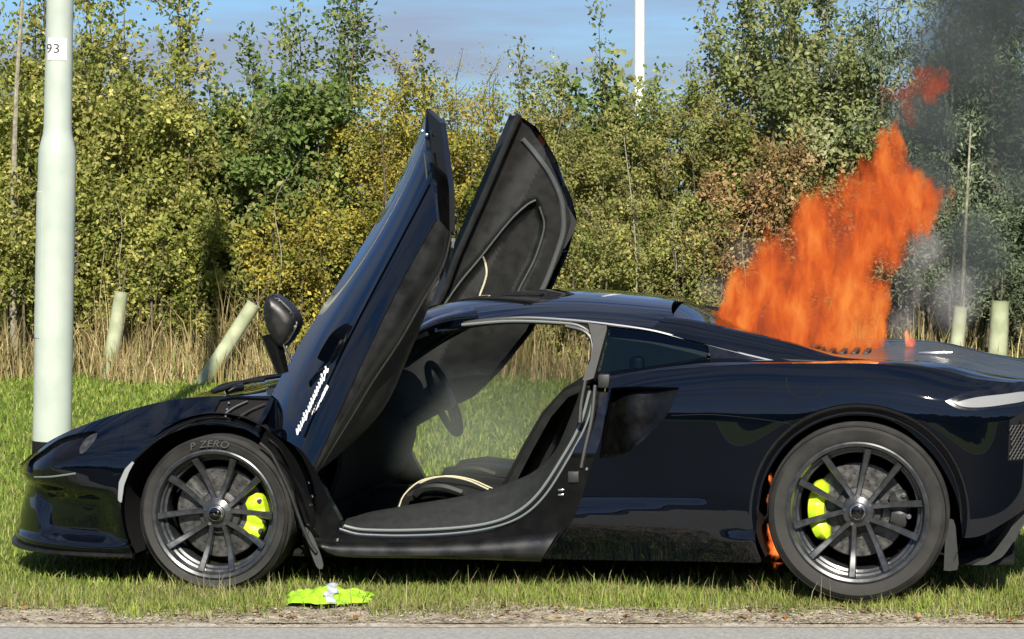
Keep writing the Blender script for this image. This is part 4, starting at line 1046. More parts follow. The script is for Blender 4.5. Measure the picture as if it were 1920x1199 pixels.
# --- wheels
def make_wheel(Rt, wt_, rr, rd, off_deg, front):
    """a wheel centred on its hub, outer face towards -y"""
    w = empty('wheel', (0, 0, 0), car)
    h = wt_ / 2
    rb = rr
    sid = [(rb - .006, -h + .022), (rb + .004, -h + .010), (rb + .018, -h + .004), (rb + .030, -h + .000), (rb + (Rt - rb) * .62, -h - .004), (Rt - .022, -h + .006), (Rt - .010, -h + .017),
           (Rt - .003, -h + .032)]
    tread = []
    ys = np.linspace(-h + .034, h - .034, 5)
    for i, y in enumerate(ys):
        tread += [(Rt - .001, y)]
        if i < 4: tread += [(Rt - .001, y + .016 * wt_ / .24), (Rt - .009, y + .017 * wt_ / .24), (Rt - .009, y + .023 * wt_ / .24), (Rt - .001, y + .024 * wt_ / .24)]
    pr = sid + tread + [(a, -b) for a, b in sid[::-1]]
    ty = MB().lathe(pr, 96).build('tyre', M['tyre'], w, angle=50)
    # sidewall ribs and lettering
    rib = MB()
    for q in (rb + (Rt - rb) * .86,):
        rib.lathe([(q - .0015, -h - .000), (q, -h - .0050), (q + .0015, -h - .000)], 96)
    rib.build('sidewall_rib', M['tyre'], w)
    lip = [(rb - .016, -h + .018), (rb - .010, -h + .004), (rb + .001, -h - .001), (rb + .007, -h + .002), (rb + .008, -h + .022), (rb - .018, -h + .026)]
    rim = MB().lathe(lip, 96, closed=True)
    rim.lathe([(rb - .014, -h + .026), (rb - .017, -h + .042), (rb - .026, -h + .046), (rb - .030, -h + .062), (rb - .040, -h + .066), (rb - .044, -h + .12), (rb - .03, h - .03), (rb - .005, h - .01)], 96)
    ro_ = rim.build('rim', M['rim'], w, angle=30)
    # spokes in five pairs
    me = None
    hd = R(15.7)
    for k in range(5):
        for sgn in (1, -1):
            a = R(off_deg + 72 * k) + sgn * hd
            ca = R(off_deg + 72 * k)
            mb = MB(); path = []; sides = []
            N_ = 14
            for i in range(N_):
                t = i / (N_ - 1)
                r_ = .042 + (rb - .018 - .042) * t
                # near the hub a pair runs closer together and bows outward
                da = math.atan(.0150 / r_ + .215) * hd / R(15.4)
                ang = ca + sgn * da
                dep = -h + .050 + .020 * math.sin(t * math.pi) - .034 * t**2
                wd = .0095 + .0060 * t**1.5 + .002 * (1 - t)**3
                path.append((r_, ang, dep, wd))
            V, F = [], []
            for (r_, ang, dep, wd) in path:
                er = np.array([math.cos(ang), 0, math.sin(ang)]); et = np.array([-math.sin(ang), 0, math.cos(ang)])
                c = er * r_ + np.array([0, dep, 0])
                for (u, d_) in ((-1, .0), (-.7, -.006), (.7, -.006), (1, .0), (.85, .030), (-.85, .030)):
                    V.append(c + et * u * wd + np.array([0, d_, 0]))
            for i in range(N_ - 1):
                for j in range(6):
                    F.append((i * 6 + j, i * 6 + (j + 1) % 6, (i + 1) * 6 + (j + 1) % 6, (i + 1) * 6 + j))
            F += [tuple(range(6)), tuple((N_ - 1) * 6 + j for j in range(5, -1, -1))]
            mb.add(V, F).build('spoke', M['rim'], w, angle=25)
    hub = MB().lathe([(0, -h + .026), (.030, -h + .026), (.036, -h + .030), (.038, -h + .040), (.060, -h + .050), (.066, -h + .062), (.066, -h + .10), (.02, -h + .10)], 40)
    hub.build('hub', M['rim'], w)
    cap = MB().lathe([(0, -h + .021), (.022, -h + .0215), (.0265, -h + .024), (.027, -h + .030)], 32)
    cap.build('centre_cap', GLOSS, w)
    # small swoosh on the cap: a curved silver tick
    MB().tube(resample(np.array([(-.010, -h + .0195, .004), (.0, -h + .0195, -.006), (.006, -h + .0195, -.008), (.013, -h + .0195, .010)]), n=12), np.linspace(.001, .0042, 12), 6, flat=.5).build('cap_emblem', M['silver'], w)
    MB().lathe([(.0262, -h + .0195), (.029, -h + .0215), (.0305, -h + .026)], 32).build('cap_ring', M['silver'], w)
    for k in range(5):
        a = R(off_deg + 36 + 72 * k)
        MB().lathe([(0, -.006), (.007, -.006), (.009, -.002), (.011, .02)], 12).build('wheel_bolt', M['silver'] if k % 2 == 0 else M['rim'], w).location = (.054 * math.cos(a), -h + .050, .054 * math.sin(a))
    # brake
    yd = -h + (.105 if front else .125)
    dpr = [(.095, yd), (rd - .004, yd), (rd, yd + .003), (rd, yd + .030), (.095, yd + .030)]
    MB().lathe(dpr, 80, closed=True).build('brake_disc', M['disc'], w)
    hp = [(.02, yd - .032), (.070, yd - .030), (.088, yd - .022), (.096, yd + .002)]
    MB().lathe(hp, 48).build('disc_hat', M['hat'], w)
    hol = MB()
    for k in range(60):
        a = 2 * math.pi * k / 60; r_ = (.120, .145, .170)[k % 3]
        hol.lathe([(0, 0), (.0032, 0)], 6)
        hol.v[-12:] = [(x + r_ * math.cos(a), yd - .0008, z + r_ * math.sin(a)) for x, y, z in hol.v[-12:]]
    hol.build('disc_holes', MATT, w)
    def caliper(a0, a1, ri, rout, mat, lobes):
        V, F = [], []
        N_ = 24
        for i in range(N_ + 1):
            t = i / N_; a = R(a0 + (a1 - a0) * t)
            bulge = .012 * abs(math.sin(t * math.pi * lobes))
            taper = .5 + .5 * min(1, math.sin(t * math.pi) * 3)
            for (r_, y) in ((ri, yd - .010), (ri + .006, yd - .030 - bulge * .7), ((ri + rout) / 2, yd - .042 - bulge), (rout - .006, yd - .030 - bulge * .6), (rout, yd - .01), (rout, yd + .04), (ri, yd + .04)):
                rm = (ri + rout) / 2; r2 = rm + (r_ - rm) * taper
                V.append((r2 * math.cos(a), y, r2 * math.sin(a)))
        for i in range(N_):
            for j in range(7): F.append((i * 7 + j, i * 7 + (j + 1) % 7, (i + 1) * 7 + (j + 1) % 7, (i + 1) * 7 + j))
        F += [tuple(range(7)), tuple(N_ * 7 + j for j in range(6, -1, -1))]
        o = MB().add(V, F).build('brake_caliper', mat, w, angle=45)
        return o
    if front:
        caliper(-40, 27, .118, .205, M['lime'], 3)
        for a, r_ in ((16, .185), (-8, .20), (-22, .195)):
            MB().lathe([(0, -.006), (.009, -.005), (.011, .01)], 10).build('caliper_bolt', M['greycal'], w).location = (r_ * math.cos(R(a)), yd - .045, r_ * math.sin(R(a)))
    else:
        caliper(140, 222, .132, .207, M['lime'], 3)
        caliper(-25, 28, .125, .20, M['greycal'], 2)
        for a, r_ in ((20, .19), (-6, .20)):
            MB().lathe([(0, -.006), (.010, -.005), (.012, .01)], 10).build('caliper_bolt', M['silver'], w).location = (r_ * math.cos(R(a)), yd - .05, r_ * math.sin(R(a)))
    MB().lathe([(.0, h - .10), (.09, h - .10), (.09, h - .02), (0, h - .02)], 24).build('wheel_hub_carrier', MATT, w)
    return w, ty, h
def copy_wheel(w, loc, rz):
    c = w.copy(); COL.objects.link(c); c.parent = car; c.location = loc; c.rotation_euler = (0, 0, rz)
    for ch in list(w.children):
        d = ch.copy(); COL.objects.link(d); d.parent = c
        for g in list(ch.children):
            e_ = g.copy(); COL.objects.link(e_); e_.parent = d
    return c
wf, tyf, hf = make_wheel(.3245, .235, .2620, .190, 54.5, True)
wf.location = (0, -.8275, .3235)
copy_wheel(wf, (0, .8275, .3235), math.pi)
# raised maker's lettering round the top of the near front tyre
tx_ = text_mesh('tyre_lettering', 'P ZERO', .044, .0018, M['tyretext'], wf, shear=.25, space=1.12)
co = np.array([v.co[:] for v in tx_.data.vertices])
rmid = .2935
ang = math.pi / 2 - R(-3) - co[:, 0] / rmid * 1.05
rad_ = rmid + co[:, 1] * .92
new = np.stack([rad_ * np.cos(ang), -hf - .0052 - co[:, 2], rad_ * np.sin(ang)], 1)
for v, p_ in zip(tx_.data.vertices, new): v.co = p_
wr, tyr, hr = make_wheel(.3600, .295, .2745, .190, 64.5, False)
wr.location = (2.64, -.8075, .357)
copy_wheel(wr, (2.64, .8075, .357), math.pi)

# ------------------------------------------------------------------ ground, road
def gz(x, y):
    """height of the verge: nearly level, a low swell under the rear of the car"""
    x = np.asarray(x, float); y = np.asarray(y, float)
    k = sstep(-1.3, 1.2, x) * sstep(10.72, 11.15, y) * (1 - sstep(14, 20, y))
    return -.022 + .030 * k + .012 * np.sin(x * 1.7 + y * .6) * sstep(12.5, 15, y) + .010 * np.sin(x * 3.1 - y * 1.3) * sstep(12.5, 15, y)
ROAD_Y, GRASS_Y = 10.50, 10.645
def edge_y(x):
    x = np.asarray(x, float)
    return GRASS_Y + .045 * np.sin(x * 2.3 + .4) + .035 * np.sin(x * 6.1) + .030 * np.sin(x * 14.7 + 1)

def grid_mesh(name, xs, ys, zf, mat, kind='structure'):
    X, Y = np.meshgrid(xs, ys)
    Z = zf(X, Y)
    V = np.stack([X.ravel(), Y.ravel(), Z.ravel()], 1)
    n, m = len(xs), len(ys)
    i, j = np.meshgrid(np.arange(n - 1), np.arange(m - 1))
    a = (j * n + i).ravel()
    F = np.stack([a, a + 1, a + n + 1, a + n], 1)
    o = fast_mesh(name, V, F, mat, smooth=True)
    return tag(o, kind=kind)

m = pmat('verge_soil', (.05, .05, .02), .95, spec=.1)
vary(m, (.07, .105, .018), (.14, .175, .04), 9, 6, coord='Object', bump=.6, bscale=40, bdist=.02)
M['soil'] = m
m = pmat('dirt_edge', (.12, .10, .075), .95, spec=.15)
vary(m, (.17, .140, .10), (.44, .39, .30), 22, 8, lo=.32, hi=.66, bump=.9, bscale=70, bdist=.02)
M['dirt'] = m
m = pmat('asphalt', (.10, .10, .10), .85, spec=.05)
vary(m, (.026, .029, .030), (.052, .055, .055), 60, 8, lo=.3, hi=.7, bump=.7, bscale=240, bdist=.006, rough=(.75, .95))
M['asphalt'] = m
m = pmat('road_edge', (.2, .18, .15), .9, spec=.2)
vary(m, (.28, .245, .19), (.52, .475, .38), 30, 8, lo=.32, hi=.64, bump=.9, bscale=120, bdist=.012)
M['edge'] = m

xs = np.unique(np.concatenate([np.linspace(-200, -6, 20), np.linspace(-6, 6, 121), np.linspace(6, 200, 20)]))
ys = np.unique(np.concatenate([np.linspace(10.72, 15, 90), np.linspace(15, 30, 60), np.linspace(30, 400, 30)]))
grid_mesh('verge', xs, ys, gz, M['soil'])
rngz = np.random.default_rng(3)
def dirt_z(x, y): return -.024 + .016 * sstep(10.54, 10.72, y) + .007 * np.sin(x * 21 + 5 * np.sin(y * 9)) * np.sin(y * 33 + x * 3) * sstep(10.50, 10.62, y)
grid_mesh('dirt_strip', np.concatenate([np.linspace(-60, -4, 30), np.linspace(-3.95, 4, 400), np.linspace(4.05, 60, 30)]), np.linspace(10.50, 11.00, 30), dirt_z, M['dirt'])
grid_mesh('road', np.linspace(-200, 200, 41), np.linspace(1.0, 10.47, 30), lambda x, y: -.030 + 0 * x - .02 * np.clip((10.3 - y) / 5, 0, 1) * 0, M['asphalt'])
m = pmat('worn_asphalt', (.3, .31, .3), .9, spec=.2)
vary(m, (.25, .25, .235), (.41, .41, .385), 60, 8, lo=.3, hi=.7, bump=.7, bscale=240, bdist=.006, rough=(.75, .95))
M['worn'] = m
grid_mesh('road_shoulder', np.linspace(-60, 60, 61), np.linspace(9.75, 10.45, 8), lambda x, y: -.0285 + 0 * x, M['worn'])
def worn_z(x, y): return -.0265 + 0 * x + .003 * np.sin(x * 9) * np.sin(y * 60)
grid_mesh('road_edge', np.concatenate([np.linspace(-60, -4, 30), np.linspace(-3.95, 4, 200), np.linspace(4.05, 60, 30)]), np.linspace(10.42, 10.53, 8), worn_z, M['edge'])
gy = np.linspace(-400, 1.0, 60)
grid_mesh('far_verge', np.linspace(-200, 200, 41), gy, lambda x, y: -.02 + 0 * x, M['soil'])

# ------------------------------------------------------------------ grass
def leafmat(name, rough=.5, trans=.35, spec=.3):
    m = bpy.data.materials.new(name); m.use_nodes = True
    b = m.node_tree.nodes['Principled BSDF']; o = m.node_tree.nodes['Material Output']
    a = nd(m, 'ShaderNodeAttribute'); a.attribute_name = 'tone'
    b.inputs['Roughness'].default_value = rough; b.inputs['Specular IOR Level'].default_value = spec
    t = nd(m, 'ShaderNodeBsdfTranslucent'); x = nd(m, 'ShaderNodeMixShader'); x.inputs[0].default_value = trans
    lk(m, a.outputs['Color'], b.inputs['Base Color']); lk(m, a.outputs['Color'], t.inputs['Color'])
    lk(m, b.outputs[0], x.inputs[1]); lk(m, t.outputs[0], x.inputs[2]); lk(m, x.outputs[0], o.inputs['Surface'])
    return m
M['grass'] = leafmat('grass_blades', .55, .35, .25)
M['straw'] = leafmat('dry_stalks', .7, .25, .15)
M['leaf'] = leafmat('leaves', .55, .48, .22)

def pal(cols, n, jit=.18, rng=RNG):
    c = np.array(cols)[rng.integers(0, len(cols), n)]
    return np.clip(c * rng.uniform(1 - jit, 1 + jit, (n, 1)), .002, 1)

def blades(name, P, H, Wd, lean, cols, mat, rng, tipcol=None, seg=2):
    """bent tapering blades at points P"""
    n = len(P)
    az = rng.uniform(0, 2 * math.pi, n)
    dirx = np.stack([np.cos(az), np.sin(az), np.zeros(n)], 1)
    side = np.stack([-np.sin(az + rng.normal(0, .8, n)), np.cos(az), np.zeros(n)], 1)
    ln = lean * rng.uniform(.2, 1.3, n)
    V = np.zeros((n, 5, 3)); C = np.zeros((n, 5, 3))
    for i, (t, w) in enumerate(((0, 1.0), (.55, .75))):
        c = P + dirx * (H * ln * t**1.7)[:, None] + np.array([0, 0, 1]) * (H * t)[:, None]
        V[:, i * 2] = c - side * (Wd * w * .5)[:, None]; V[:, i * 2 + 1] = c + side * (Wd * w * .5)[:, None]
    V[:, 4] = P + dirx * (H * ln)[:, None] + np.array([0, 0, 1]) * (H * (1 - .25 * ln))[:, None]
    for i in range(5):
        C[:, i] = cols
    if tipcol is not None:
        C[:, 4] = C[:, 4] * .5 + tipcol * .5
    b = (np.arange(n) * 5)[:, None]
    F = np.concatenate([b + [0, 1, 3], b + [0, 3, 2], b + [2, 3, 4]])
    return fast_mesh(name, V.reshape(-1, 3), F, mat, colors=C.reshape(-1, 3))

G1 = [(.26, .34, .060), (.20, .29, .045), (.31, .36, .085), (.15, .23, .034), (.36, .37, .13)]
G2 = [(.30, .27, .13), (.24, .22, .10), (.38, .34, .19)]
rg = np.random.default_rng(21)
def scatter(n, x0, x1, y0, y1, rng, dens=None):
    P = np.stack([rng.uniform(x0, x1, n), rng.uniform(y0, y1, n)], 1)
    if dens is not None: P = P[rng.random(len(P)) < dens(P[:, 0], P[:, 1])]
    return np.stack([P[:, 0], P[:, 1], np.where(P[:, 1] < 11.0, np.maximum(gz(P[:, 0], P[:, 1]), dirt_z(P[:, 0], P[:, 1])), gz(P[:, 0], P[:, 1])) - .004], 1)
def patch(x, y, s=1.0): return .5 + .25 * np.sin(x * 2.9 * s + 1.7 * np.sin(y * 2.1 * s)) + .25 * np.sin(y * 4.3 * s - x * 1.3 * s + 2 * np.sin(x * 1.1 * s))
# front strip between the wheels and the road
P = scatter(90000, -2.5, 2.7, 10.53, 11.35, rg, lambda x, y: sstep(-.05, .14, y - edge_y(x) + .05 * (rg.random(len(x)) - .5)) * (.25 + .75 * patch(x, y, 2.4)) * (1 - .88 * ((np.abs(x + .725) < .165) & (y < 11.06))))
pt = patch(P[:, 0], P[:, 1], 1.9)
H = rg.gamma(4, .0066, len(P)) * (.55 + 1.1 * pt) + .010
col = pal(G1, len(P), .25, rg); pd = patch(P[:, 0] + 3, P[:, 1], 1.1); col *= (.72 + .5 * pt)[:, None]; dry = rg.random(len(P)) < .08 + .42 * pd**2 * (1 - .5 * sstep(.2, 1.2, P[:, 0])); col[dry] = pal(G2, dry.sum(), .2, rg)
tag(blades('grass', P, H, rg.uniform(.0025, .005, len(P)), .7, col, M['grass'], rg, np.array([.26, .25, .10])), 'short grass in front of the wheels along the road edge', kind='stuff')
# seed stalks standing up against the dark under the car
P = scatter(420, -2.4, 2.7, 10.72, 11.2, rg)
tag(blades('tall_stalks', P, rg.uniform(.07, .15, len(P)), np.full(len(P), .0035), .45, pal(G2, len(P), .2, rg), M['straw'], rg), 'thin pale grass stalks in front of the car', kind='stuff')
# under and beyond the car
P = scatter(95000, -3.1, 3.3, 11.3, 15.5, rg, lambda x, y: .4 + .6 * patch(x, y, 1.2))
col = pal(G1, len(P), .25, rg); dry = rg.random(len(P)) < .06; col[dry] = pal(G2, dry.sum(), .2, rg)
tag(blades('grass', P, rg.gamma(5, .0055, len(P)) + .012, rg.uniform(.004, .008, len(P)), .7, col, M['grass'], rg), 'mown grass around and behind the car', kind='stuff')
P = scatter(110000, -5.5, 5.8, 15.5, 24.2, rg, lambda x, y: .45 + .55 * patch(x, y, .9))
col = pal(G1[:4], len(P), .25, rg); dry = rg.random(len(P)) < .05; col[dry] = pal(G2, dry.sum(), .2, rg)
tag(blades('grass', P, rg.gamma(5, .0065, len(P)) + .015, rg.uniform(.008, .014, len(P)), .7, col, M['grass'], rg), 'mown verge grass up to the hedge', kind='stuff')
# tall dry grass along the foot of the hedge
S = [(.42, .33, .17), (.52, .43, .24), (.34, .26, .12), (.26, .22, .09), (.20, .21, .075)]
n = 30000
P = scatter(int(n * 1.5), -9.2, 9.4, 23.1, 25.0, rg, lambda x, y: sstep(23.0, 23.9, y + .35 * np.sin(x * 1.9) + .25 * np.sin(x * 5.3)) * np.clip(.15 + 1.3 * patch(x * 1.6, y * .6), 0, 1) * (1 - .6 * sstep(2.6, 3.4, x)))
hh = rg.gamma(6, .075, len(P)) * (.25 + 1.1 * patch(P[:, 0] * 1.4, P[:, 1] * .7, 1.3)) * (.5 + .5 * sstep(23.2, 24.2, P[:, 1])) + .08
tag(blades('dry_grass', P, hh, rg.uniform(.007, .016, len(P)), .45, pal(S, len(P), .25, rg), M['straw'], rg), 'tall straw coloured dry grass along the foot of the hedge', kind='stuff')
# fallen leaves and stones on the dirt
def litter(name, n, ylo, yhi, size, cols, mat, label, rng, flat=.3):
    P = np.stack([rng.uniform(-2.4, 2.6, n), rng.uniform(ylo, yhi, n)], 1)
    z = np.maximum(dirt_z(P[:, 0], P[:, 1]), np.where(P[:, 1] > 10.74, gz(P[:, 0], P[:, 1]), -1)) + .004
    s = rng.uniform(size[0], size[1], n); a = rng.uniform(0, 6.28, n)
    u = np.stack([np.cos(a), np.sin(a), rng.normal(0, flat, n)], 1) * s[:, None]
    v = np.stack([-np.sin(a), np.cos(a), rng.normal(0, flat, n)], 1) * s[:, None] * .6
    c = np.stack([P[:, 0], P[:, 1], z + .004], 1)
    up = np.array([0, 0, 1.0]) * s[:, None] * .35
    V = np.stack([c - u, c - v + up * .5, c + u, c + v + up * .5, c + up], 1)
    b = (np.arange(n) * 5)[:, None]
    F = np.concatenate([b + [0, 1, 4], b + [1, 2, 4], b + [2, 3, 4], b + [3, 0, 4]])
    return tag(fast_mesh(name, V.reshape(-1, 3), F, mat, colors=np.repeat(pal(cols, n, .3, rng), 5, 0)), label, kind='stuff')
litter('fallen_leaves', 260, 10.52, 10.84, (.008, .022), [(.22, .11, .04), (.30, .18, .07), (.16, .09, .04), (.40, .30, .14)], M['straw'], 'dry brown leaves fallen on the dirt beside the road', rg)
litter('gravel', 3800, 10.46, 10.78, (.003, .010), [(.45, .41, .34), (.32, .28, .22), (.58, .54, .45), (.20, .17, .13)], M['straw'], 'small stones and grit along the road edge', rg, .1)

# ------------------------------------------------------------------ crumpled hi-vis cloth by the front wheel
m = pmat('hi_vis_fabric', (.55, .85, .03), .6)
vary(m, (.28, .56, .015), (.42, .68, .05), 22, 5, bump=.5, bscale=60, bdist=.01)
M['hivis'] = m
M['reflect'] = pmat('reflective_band', (.42, .46, .50), .4)
def cloth_z(u, v, seed=0):
    z = .022 * np.exp(-((u - .55) / .32)**2 - ((v - .5) / .34)**2) +   .010 * np.sin(u * 11 + 3 * v) * np.sin(v * 7 + 1.5 + u * 4) + .005 * np.sin(u * 27 - v * 9) + .004 * np.sin(v * 31 + u * 11)
    return np.maximum(z, 0) + .016
def cloth(u0, u1, name, mat, parent, lift=0.0):
    U, Vv = np.meshgrid(np.linspace(u0, u1, max(8, int(60 * (u1 - u0)))), np.linspace(0, 1, 26))
    ed = .06 * np.sin(U * 9 + 2) + .04 * np.sin(U * 23)
    X = -.895 + .335 * U + .010 * np.sin(Vv * 17 + U * 3)
    Y = 10.92 + (.30 + .05 * np.sin(U * 5)) * (Vv - .5) * (1 + ed)
    Z = gz(X, Y) + cloth_z(U, Vv) * (1.05 + .2 * np.sin(U * 6)) * np.clip(np.minimum(Vv, 1 - Vv) * 6 + .35, 0, 1) * np.clip(np.minimum(U + .03, 1.03 - U) * 8 + .2, 0, 1) + .026 + lift
    nn, mm_ = U.shape[1], U.shape[0]
    i, j = np.meshgrid(np.arange(nn - 1), np.arange(mm_ - 1)); a = (j * nn + i).ravel()
    Vx = np.stack([X.ravel(), Y.ravel(), Z.ravel()], 1)
    o = fast_mesh(name, Vx, np.stack([a, a + 1, a + nn + 1, a + nn], 1), mat, parent, smooth=True)
    return o
hv = cloth(0, 1, 'safety_vest', M['hivis'], None)
tag(hv, 'crumpled lime yellow safety vest with a pale band lying on the grass', 'vest')
cloth(.46, .58, 'reflective_band', M['reflect'], hv, .005)

# ------------------------------------------------------------------ lamp columns
m = pmat('painted_column', (.40, .46, .41), .45)
vary(m, (.37, .43, .385), (.455, .51, .455), 5, 6, lo=.3, hi=.7, rough=(.35, .55), bump=.08, bscale=60, bdist=.002)
M['column'] = m
px_, py_ = -2.545, 15.1
pb = float(gz(px_, py_))
post = empty('lamp_post', (px_, py_, pb))
post.rotation_euler = (0, R(1.5), 0)
tag(post, 'thick pale grey green lamp post numbered 93 behind the nose of the car', 'lamp post')
prof = [(0, -.1), (.107, -.1), (.107, .02), (.104, 1.80), (.1035, 1.86), (.100, 1.90), (.090, 1.945), (.080, 1.985), (.077, 2.02), (.0745, 2.4), (.062, 6.0), (.05, 8.0), (0, 8.0)]
MB().lathe(prof, 48, axis='z').build('column', M['column'], post, angle=30)
MB().lathe([(.1075, -.05), (.1085, .0), (.1085, .285), (.1078, .297), (.104, .297)], 48, axis='z').build('root_sleeve', M['matt'], post)
dm = MB(); V, F = [], []
A_ = np.linspace(R(180 + 2), R(180 + 52), 10)
for k, a in enumerate(A_):
    for r_, z in ((.1045, .86), (.1085, .865), (.1085, 1.665), (.1045, 1.67)): V.append((r_ * math.cos(a), r_ * math.sin(a), z))
F = [(k * 4 + j, k * 4 + j + 1, (k + 1) * 4 + j + 1, (k + 1) * 4 + j) for k in range(9) for j in range(3)] + [(0, 1, 2, 3), (36, 39, 38, 37)]
dm.add(V, F).build('access_door', M['column'], post)
MB().box((-.112, -.035, .86), (-.103, -.02, .885), .002).build('door_lock', M['matt'], post)
# curved number plate
V, F = [], []
A_ = np.linspace(R(180 + 48), R(270 + 42), 14)
for a in A_:
    for r_, z in ((.0755, 2.385), (.0775, 2.385), (.0775, 2.505), (.0755, 2.505)): V.append((r_ * math.cos(a), r_ * math.sin(a), z))
F = [(k * 4 + j, k * 4 + (j + 1) % 4, (k + 1) * 4 + (j + 1) % 4, (k + 1) * 4 + j) for k in range(13) for j in range(4)] + [(0, 1, 2, 3), (52, 55, 54, 53)]
pl_ = MB().add(V, F).build('number_plate', pmat('label_white', (.72, .70, .70), .5), post)
num = text_mesh('number', '93', .085, .0006, pmat('label_ink', (.03, .03, .03), .6), pl_, space=1.05)
for v in num.data.vertices:
    x, y, d_ = v.co
    a = R(270) + (x - .024) / .0775
    r_ = .0782 + d_
    v.co = (r_ * math.cos(a), r_ * math.sin(a), 2.446 + y * .82)
# its arm and lantern, above the picture
lh = MB().tube(resample(np.array([(0, 0, 7.95), (0, -.3, 8.15), (0, -.9, 8.25)]), n=12), .035, 8).build('bracket_arm', M['column'], post)
MB().box((-.13, -1.5, 8.18), (.13, -.85, 8.28), .03).build('lantern', M['greycal'], post)

post2 = empty('lamp_post', (1.85, 40.0, 0))
tag(post2, 'slim white lamp post rising beyond the hedge', 'lamp post')
M['whitepost'] = pmat('white_column', (.62, .64, .64), .4)
MB().lathe([(0, 0), (.10, 0), (.10, 1.2), (.082, 1.4), (.078, 4.0), (.06, 8.0), (0, 8.0)], 24, axis='z').build('column', M['whitepost'], post2)
MB().tube(resample(np.array([(0, 0, 7.95), (0, .3, 8.15), (0, .9, 8.25)]), n=10), .035, 8).build('bracket_arm', M['whitepost'], post2)
MB().box((-.13, .85, 8.18), (.13, 1.5, 8.28), .03).build('lantern', M['greycal'], post2)

# ------------------------------------------------------------------ hedge: shrubs and trees, each on its own
M['column'] = M['column']
m = pmat('bark', (.09, .075, .055), .9, spec=.2)
vary(m, (.055, .045, .032), (.15, .125, .09), 30, 5, bump=.5, bscale=80, bdist=.01)
M['bark'] = m
m = pmat('pale_bark', (.34, .32, .25), .8, spec=.2)
vary(m, (.17, .155, .115), (.33, .31, .24), 24, 5, bump=.3, bscale=60, bdist=.006)
M['palebark'] = m

def leaf_mesh(name, C, Dr, Nn, L, Wd, cols, mat, parent):
    """folded leaves: base, two sides, tip"""
    n = len(C)
    Dr = Dr / (np.linalg.norm(Dr, axis=1, keepdims=True) + 1e-9)
    S = np.cross(Dr, Nn); S /= np.linalg.norm(S, axis=1, keepdims=True) + 1e-9
    U = np.cross(S, Dr)
    V = np.zeros((n, 4, 3))
    V[:, 0] = C
    V[:, 1] = C + Dr * (L * .45)[:, None] - S * (Wd * .5)[:, None] + U * (Wd * .18)[:, None]
    V[:, 2] = C + Dr * L[:, None] - U * (L * .12)[:, None]
    V[:, 3] = C + Dr * (L * .45)[:, None] + S * (Wd * .5)[:, None] + U * (Wd * .18)[:, None]
    b = (np.arange(n) * 4)[:, None]
    F = np.concatenate([b + [0, 1, 2], b + [0, 2, 3]])
    return fast_mesh(name, V.reshape(-1, 3), F, mat, parent, colors=np.repeat(cols, 4, 0))

